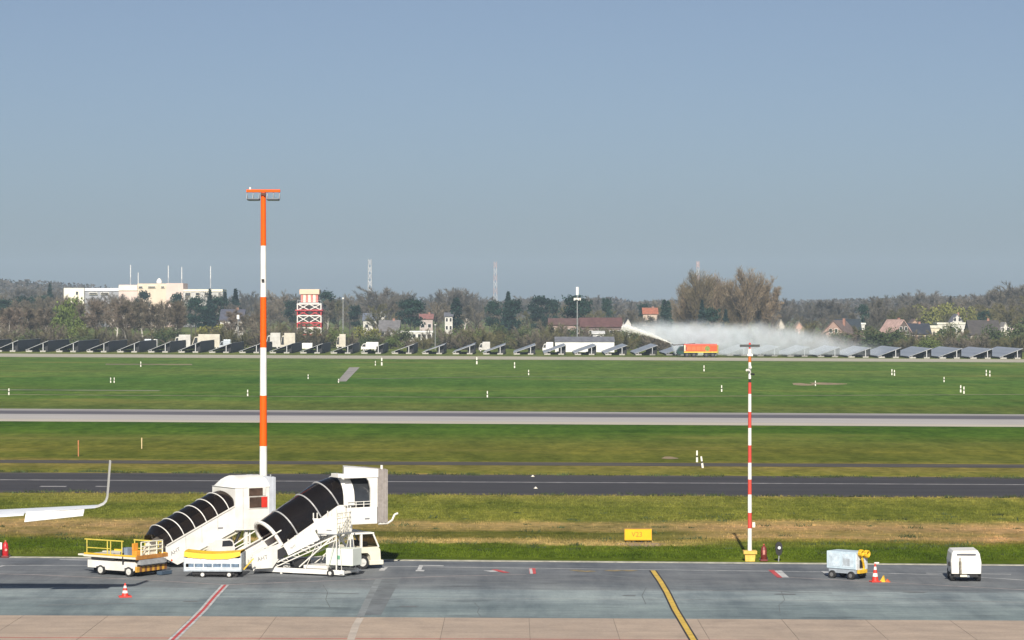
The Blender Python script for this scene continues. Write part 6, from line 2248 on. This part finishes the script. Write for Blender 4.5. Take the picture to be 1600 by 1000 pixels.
# skyline wood, far and hazy
x = -50.0
while x < 1650:
    yt = interp(SKY_L, x) + TR.uniform(-2.5, 8.5)
    key = TR.choice(['round_grey0', 'round_grey1', 'round_grey2', 'round_grey0', 'round_brown1'])
    zone = zone_of(x)
    plant(key, x, yt, TR.uniform(1480, 1900), 'bare grey tree in the hazy skyline wood ' + zone, 'skyline wood, ' + zone, TR.uniform(1.0, 1.35))
    x += TR.uniform(15, 22)
# middle rows
x = -40.0
while x < 1650:
    yt = interp(SKY_L, x) + TR.uniform(10, 26)
    if 98 < x < 350:
        yt = TR.uniform(463, 480)
    if 1280 < x < 1660:
        yt = interp(SKY_L, x) + TR.uniform(14, 30)
    key = TR.choice(['round_grey1', 'round_brown0', 'round_brown1', 'round_brown2', 'round_grey2', 'birch1', 'olive_tree'])
    zone = zone_of(x)
    plant(key, x, yt, TR.uniform(1120, 1320), 'bare brown tree mid wood ' + zone, 'middle rows of the wood, ' + zone, TR.uniform(1.0, 1.3))
    x += TR.uniform(15, 24)
# front thicket at the left: reddish birches
for x in range(-15, 420, 15):
    xx = x + TR.uniform(-5, 5)
    if 85 < xx < 112 or 285 < xx < 345:
        continue
    yt = TR.uniform(474, 486) if xx < 95 else (TR.uniform(455, 472) if xx < 240 else (TR.uniform(461, 476) if xx < 290 else TR.uniform(474, 492)))
    key = TR.choice(['birch0', 'birch1', 'birch2', 'round_brown0', 'birch2'])
    zone = 'left of bright green tree' if xx < 95 else 'right of bright green tree'
    plant(key, xx, yt, TR.uniform(860, 960), 'bare reddish brown tree in the thicket ' + zone, 'thicket behind the arrays, ' + zone, TR.uniform(.95, 1.3), 'birch_tree' if key[0] == 'b' else 'bare_tree')
plant('birch0', 197, 466, 850, 'pale forked birch with white trunk in the thicket below the long white building', None, 1.2)
plant('leafy_tree', 97, 462, 900, 'bright green leafy tree in the brown thicket at the left', None, 0.62, rot=0.4)
plant('bush1', 113, 478, 880, 'darker green bush leaning against the bright green tree', None, 0.6, 'leafy_shrub', 'shrub')
# dark evergreens
for (key, px, yt, Y, wf, lb) in (
        ('spruce0', 78, 441, 1350, 1.15, 'tall dark spruce standing out above the wood at the far left'),
        ('pine0', 36, 458, 1200, 1.0, 'dark round pine at the far left of the wood'),
        ('pine1', 62, 460, 1220, 1.0, 'dark pine just left of the tall dark spruce'),
        ('pine2', 1, 465, 1150, 1.0, 'dark pine cut by the left picture edge'),
        ('pine1', 225, 452, 1380, 0.6, 'dark pine top in front of the long white building, left one'),
        ('pine2', 275, 455, 1300, 0.6, 'dark pine top in front of the pink wall of the long white building'),
        ('pine0', 306, 459, 1120, 0.9, 'leftmost big dark pine in the clump right of the long white building'),
        ('spruce1', 328, 450, 1130, 1.1, 'pointed dark spruce in the clump right of the long white building'),
        ('pine1', 343, 462, 1150, 0.9, 'broad dark pine in the middle of the clump right of the white building'),
        ('pine2', 320, 480, 1080, 1.0, 'low dark pine at the foot of the dark clump'),
        ('spruce0', 352, 455, 1200, 1.2, 'slim dark spruce near the right end of the dark clump'),
        ('spruce1', 368, 450, 1200, 1.5, 'broad dark spruce at the right end of the dark clump'),
        ('pine0', 510, 449, 1280, 0.75, 'dark pine just right of the radar tower cabin'),
        ('pine1', 455, 468, 1200, 0.8, 'dark green pine half hidden behind the radar tower'),
        ('pine2', 555, 475, 1150, 0.7, 'dull dark pine between the radar tower and blue roof'),
        ('pine0', 648, 462, 1080, 1.0, 'big dark cedar above the dull red roof'),
        ('pine1', 633, 467, 1100, 0.8, 'smaller dark cedar left of the big dark cedar'),
        ('cypress0', 713, 464, 1080, 1.5, 'dark narrow conifer right of the narrow white house'),
        ('pine0', 772, 465, 1120, 0.8, 'left dark pine of the mid picture pair'),
        ('spruce0', 794, 454, 1150, 1.5, 'pointed dark pine in mid picture'),
        ('pine2', 800, 466, 1100, 0.9, 'spreading dark pine right of the pointed one in mid picture'),
        ('pine1', 845, 460, 1150, 0.9, 'dark round pine left of the tall lamp pole'),
        ('pine0', 862, 463, 1180, 0.8, 'bluish dark pine beside the round pine left of the lamp pole'),
        ('pine2', 840, 478, 1120, 0.8, 'low dark pine under the round pine left of the lamp pole'),
        ('pine1', 898, 459, 1020, 1.0, 'broad dark green conifer directly behind the tall lamp pole'),
        ('pine0', 912, 462, 1060, 0.8, 'dark green conifer just right of the tall lamp pole'),
        ('pine2', 949, 463, 1250, 0.55, 'small dark pine top above the red roofed building'),
        ('pine1', 1006, 473, 1300, 0.9, 'dark pine just above the orange roof'),
        ('cypress0', 1038, 467, 1100, 1.0, 'left dark slender conifer of a twin left of the poplars'),
        ('cypress0', 1044, 469, 1100, 1.0, 'right dark slender conifer of a twin left of the poplars'),
        ('spruce1', 1097, 467, 940, 1.1, 'blue green spruce in front of the tall bare poplars'),
        ('pine0', 1112, 476, 945, 0.8, 'dark pine right of the blue green spruce before the poplars'),
        ('spruce0', 1134, 482, 940, 1.3, 'small dark bush like conifer at the foot of the poplars'),
        ('pine1', 1348, 474, 1150, 0.6, 'dark pine above the dark slate roof'),
        ('pine2', 1536, 484, 1100, 0.8, 'dark green pine behind the thatched house')):
    plant(key, px, yt, Y, lb, None, wf)
# tall bare poplars on the right
for (px, yt, wf, key, lb) in (
        (1070, 443, 0.95, 'great0', 'leftmost and lowest of the tall bare poplars'), (1091, 422, 0.98, 'great1', 'high bare poplar in the left half of the big clump'),
        (1117, 428, 0.95, 'great2', 'bare poplar in the middle of the big clump'), (1138, 437, 0.85, 'great0', 'lower bare poplar in the dip right of the middle'),
        (1166, 418, 1.0, 'great1', 'highest bare poplar in the right half of the big clump'), (1192, 427, 1.0, 'vase1', 'rightmost bare poplar with open spreading limbs'),
        (1198, 440, 1.1, 'vase0', 'lower open limbed poplar at the right end of the clump'), (1082, 452, 1.1, 'great2', 'low bare poplar at the front left of the big clump'), (1150, 452, 1.1, 'great0', 'low bare poplar at the front right of the big clump')):
    plant(key, px, yt, TR.uniform(985, 1040), lb, 'tall bare poplars behind the fire engine', wf, 'poplar_tree')
# trees that stand out above the skyline
for (px, yt, Y, key, wf, lb) in (
        (604, 444, 1350, 'round_grey0', 1.5, 'broad domed bare tree highest between the radar tower and mid picture'),
        (438, 448, 1350, 'round_brown1', 1.2, 'domed bare tree just left of the radar tower cabin'),
        (697, 449, 1380, 'round_grey1', 1.2, 'left one of two high bare trees left of mid picture'),
        (722, 447, 1380, 'round_grey2', 1.3, 'right one of two high bare trees left of mid picture'),
        (1228, 463, 1300, 'round_grey0', 1.2, 'small domed bare tree standing alone right of the poplars'),
        (1290, 465, 1300, 'round_grey1', 1.2, 'left one of two dark bare trees above the brick gable house'),
        (1311, 466, 1310, 'round_grey2', 1.2, 'right one of two dark bare trees above the brick gable house'),
        (1366, 463, 1250, 'round_brown0', 1.3, 'dark bare tree above the white dormer block'),
        (1390, 461, 1280, 'round_grey0', 1.2, 'dark bare tree high above the pink gable'),
        (1425, 454, 1450, 'round_grey1', 1.2, 'first hazy bare tree from the left above the yellow green trees'),
        (1453, 450, 1450, 'round_grey2', 1.0, 'tallest hazy bare tree above the yellow green trees'),
        (1482, 458, 1450, 'round_grey0', 1.1, 'last hazy bare tree above the yellow green trees'),
        (1520, 459, 1350, 'round_brown1', 1.3, 'lowest dark bare tree of the rise at the right end'),
        (1545, 451, 1350, 'round_grey1', 1.4, 'second dark bare tree up the rise at the right end'),
        (1572, 445, 1350, 'round_brown2', 1.4, 'third dark bare tree up the rise at the right end'),
        (1600, 437, 1300, 'round_grey2', 1.4, 'highest bare tree cut by the right picture edge')):
    plant(key, px, yt, Y, lb, 'trees standing out above the skyline', wf)
# yellow green trees on the right slope
for (px, yt, lb) in ((1447, 474, 'first yellow green tree from the left on the right slope'), (1468, 471, 'second yellow green tree from the left on the right slope'), (1489, 473, 'third yellow green tree from the left on the right slope'), (1510, 477, 'fourth yellow green tree from the left on the right slope'), (1530, 481, 'last and lowest yellow green tree on the right slope')):
    plant('bush2', px, yt, TR.uniform(1180, 1240), lb, 'yellow green trees above the houses', 0.85, 'leafy_tree')
for (px, yt, Y, key, wf, lb) in ((1402, 478, 1120, 'olive_tree', 1.1, 'olive bare tree above the pink gable'), (1425, 480, 1100, 'round_brown2', 1.2, 'round brown tree above the long dark roof'), (1570, 470, 1100, 'olive_tree', 1.2, 'olive tree above the white steep gable'),
                                (1590, 462, 1150, 'round_brown0', 1.2, 'big brown tree at the right picture edge'), (1552, 458, 1250, 'round_grey0', 1.2, 'dark bare tree rising behind the thatched house'), (1530, 461, 1300, 'round_grey1', 1.2, 'dark bare tree left of the one behind the thatched house'),
                                (1372, 478, 1000, 'round_grey2', 1.0, 'pale grey bare tree right of the white dormer block')):
    plant(key, px, yt, Y, lb, None, wf)
# shrub belt right behind the arrays
x = -30.0
while x < 1640:
    r_ = TR.random()
    key = 'brush0' if r_ < .33 else ('brush1' if r_ < .58 else ('brush2' if r_ < .75 else ('bush0' if r_ < .9 else 'bush1')))
    yt = TR.uniform(508, 527)
    if x < 480:
        yt = TR.uniform(503, 522)
    if 860 < x < 970 or 1390 < x < 1470 or 1545 < x < 1600:
        yt = TR.uniform(520, 530)
    nm = {'brush0': ('bare_shrub', 'brown twiggy shrub'), 'brush1': ('bare_shrub', 'olive twiggy shrub'), 'brush2': ('bare_shrub', 'reddish twiggy shrub'), 'bush0': ('leafy_shrub', 'dull green shrub'), 'bush1': ('leafy_shrub', 'fresh green shrub')}[key]
    zone = zone_of(x)
    plant(key, x, yt, TR.uniform(838, 880), nm[1] + ' close behind the arrays, ' + zone, 'shrub belt behind the arrays, ' + nm[1] + ', ' + zone, TR.uniform(1.2, 1.9), nm[0], 'shrub')
    x += TR.uniform(9, 15)
# taller shrubs between the houses
x = 420.0
while x < 1640:
    key = TR.choice(['brush0', 'brush1', 'brush0', 'brush2', 'bush0', 'brush1'])
    yt = TR.uniform(496, 512)
    if 590 < x < 720 or 860 < x < 1030 or 1280 < x < 1350 or 1380 < x < 1470 or 1505 < x < 1600:
        yt = TR.uniform(507, 516) if x < 800 else TR.uniform(511, 520)
    if 850 < x < 985:
        yt = TR.uniform(506, 514)
    zone = zone_of(x)
    kind = {'brush0': 'brown', 'brush1': 'olive', 'brush2': 'reddish', 'bush0': 'dull green'}[key]
    plant(key, x, yt, TR.uniform(890, 935), 'taller %s shrub among the houses, %s' % (kind, zone), 'taller %s shrubs among the houses, %s' % (kind, zone), TR.uniform(1.0, 1.5), 'garden_shrub', 'shrub')
    x += TR.uniform(16, 26)
for (px, yt, k_) in ((999, 491, 'round_brown1'), (1012, 493, 'olive_tree'), (1026, 490, 'round_grey0'), (985, 489, 'round_brown0')):
    plant(k_, px, yt, 1140, 'bare tree hiding the lower wall of the orange roofed house', 'bare trees before the orange roofed house', 1.1)
for (px, yt, k_) in ((858, 496, 'brush0'), (871, 499, 'brush1'), (886, 502, 'brush0'), (896, 506, 'brush1'), (915, 507, 'brush2'), (938, 509, 'brush0'), (960, 507, 'brush1')):
    plant(k_, px, yt, 930, 'twiggy shrub hiding the wall of the long red roofed building', 'shrubs before the red roofed building', 1.2, 'garden_shrub', 'shrub')
plant('bush0', 1365, 508, 930, 'round olive green shrub right of the brick gable house', None, 1.0, 'leafy_shrub', 'shrub')
plant('brush1', 1486, 500, 930, 'dense olive shrub in front of the low white building', None, 1.0, 'bare_shrub', 'shrub')
plant('bush2', 1412, 520, 925, 'lime green shrub below the long dark roof', None, 1.2, 'leafy_shrub', 'shrub')
plant('brush2', 1436, 521, 925, 'reddish hedge shrub below the long dark roof', None, 1.5, 'bare_shrub', 'shrub')
for (px, yt, wf, k_, lb) in ((66, 517, 1.6, 'bush2', 'yellow green bush below the reddish trees at the far left'), (190, 519, 1.4, 'bush1', 'fresh green bush below the forked white birch'), (238, 520, 1.5, 'bush2', 'yellow green bush above the narrow bright white van'),
                            (125, 500, 1.0, 'bush1', 'tall fresh green bush right of the bright green tree'), (522, 512, 1.2, 'bush1', 'fresh green bush right of the radar tower foot'), (575, 509, 1.3, 'bush2', 'yellow green bush left of the grey roofed house'),
                            (745, 512, 1.3, 'bush1', 'fresh green bush in mid picture behind the arrays'), (810, 508, 1.2, 'bush0', 'dull green round bush left of the red roofed building'), (1380, 522, 1.3, 'bush1', 'fresh green bush below the pink gable'),
                            (1545, 505, 1.1, 'bush0', 'dull green bush before the thatched roof'), (1590, 495, 1.0, 'bush0', 'tall dull green bush at the right end')):
    plant(k_, px, yt, 870, lb, None, wf, 'leafy_shrub', 'shrub')
plant('bush2', 330, 505, 880, 'yellow green shrub below the dark pine clump', None, 1.5, 'leafy_shrub', 'shrub')

# look-alike plants are told apart by their place in their own row
same = {}
for o in C.objects:
    if o.parent is None and 'label' in o.keys() and o.get('category') in ('tree', 'shrub'):
        same.setdefault(o['label'], []).append(o)
for lb, os_ in same.items():
    if 1 < len(os_) <= 36:
        os_.sort(key=lambda o: o.location.x / o.location.y)
        for i, o in enumerate(os_):
            o['label'] = '%s, %s from left' % (lb, ORD[i])

# grass tufts of the verge nearest to the apron
rg = np.random.default_rng(21)
n = 60000
Xg = rg.uniform(-36, 40, n)
Yg = 147.4 + 49.0 * rg.random(n) ** 1.4
edge_y = 148.2 - 0.029 * (Xg - 0)
dens = np.where((Yg > 160) & (Yg < 173), 0.25, 1.0)
clump = 0.5 + 0.5 * np.sin(Xg * 0.9 + 2 * np.sin(Yg * .7)) * np.sin(Yg * 1.1 + Xg * .37)
ok = (rg.random(n) < dens * (0.35 + 0.65 * clump)) & (Yg > 147.25 - 0.0285 * Xg)
Xg, Yg = Xg[ok], Yg[ok]
n = len(Xg)
P = np.repeat(np.stack([Xg, Yg, -S * Xg - 0.01], axis=1), 4, axis=0)
P[:, :2] += rg.normal(size=(n * 4, 2)) * 0.07
D = np.stack([rg.normal(size=n * 4) * .45, rg.normal(size=n * 4) * .45, np.ones(n * 4)], axis=1)
hh = np.repeat(rg.uniform(.06, .20, n) ** 1.0, 4) * rg.uniform(.6, 1.1, n * 4)
V, Fc = twig_tris(rg, P, D, hh, np.full(n * 4, 0.028))
o = bpy.data.objects.new('grass', np_mesh('grass', V, Fc, M['grass']))
C.objects.link(o)
tag(o, 'short grass tufts of the verge along the apron', 'grass', None, 'stuff')

# dark weeds and coarse tussocks along the paved edges and in the bare strip
n = 420
Xg = np.concatenate([rg.uniform(-44, 48, 170), rg.uniform(-44, 48, 110), rg.uniform(-34, 38, 140)])
Yg = np.concatenate([219.3 + rg.normal(size=170) * .5 + (Xg[:170] * -0.02), 196.2 + rg.normal(size=110) * .6, rg.uniform(150, 180, 140)])
P = np.repeat(np.stack([Xg, Yg, -S * Xg], axis=1), 26, axis=0)
sz_ = np.repeat(rg.uniform(.08, .32, n), 26)
P[:, :2] += rg.normal(size=(n * 26, 2)) * sz_[:, None] * np.array([1.3, .9])
D = np.stack([rg.normal(size=n * 26) * .7, rg.normal(size=n * 26) * .7, np.ones(n * 26)], axis=1)
V, Fc = twig_tris(rg, P, D, sz_ * rg.uniform(.5, 1.3, n * 26), np.full(n * 26, 0.03))
o = bpy.data.objects.new('weeds', np_mesh('weeds', V, Fc, TW['dullgreen']))
C.objects.link(o)
tag(o, 'dark weeds along the pavement edges and bare strip', 'weeds', None, 'stuff')

# far woodland on the horizon, one mass
rg = np.random.default_rng(5)
n = 70000
X = rg.uniform(-900, 900, n)
Yv = rg.uniform(2300, 2900, n)
ridge = 17.5 + 1.5 * np.sin(X * 0.021) + 2.0 * np.sin(X * 0.083 + 1) + 19 / (1 + np.exp((X + 375) / 25)) + 7 / (1 + np.exp(-(X - 430) / 25))
Z = ridge * rg.random(n) ** 0.6 - S * X * 0 
P = np.stack([X, Yv, Z], axis=1)
V, Fc = leaf_tris(rg, P, rg.uniform(1.3, 2.6, n))
o = bpy.data.objects.new('far_woodland', np_mesh('far_woodland', V, Fc, tmat('far woodland twigs', (0.085, 0.075, 0.065))))
C.objects.link(o)
tag(o, 'hazy far woodland along the horizon', 'wood', None, 'stuff')

# ------------------------------------------------------------------ haze
m = MB().box((-3800, -80, -22), (3800, 6700, 125))
tag(m.build('haze', vol_mat('haze', HAZE_D, HAZE_C, None, 1.0)), 'pale bluish haze over the airfield', 'haze', None, 'stuff')
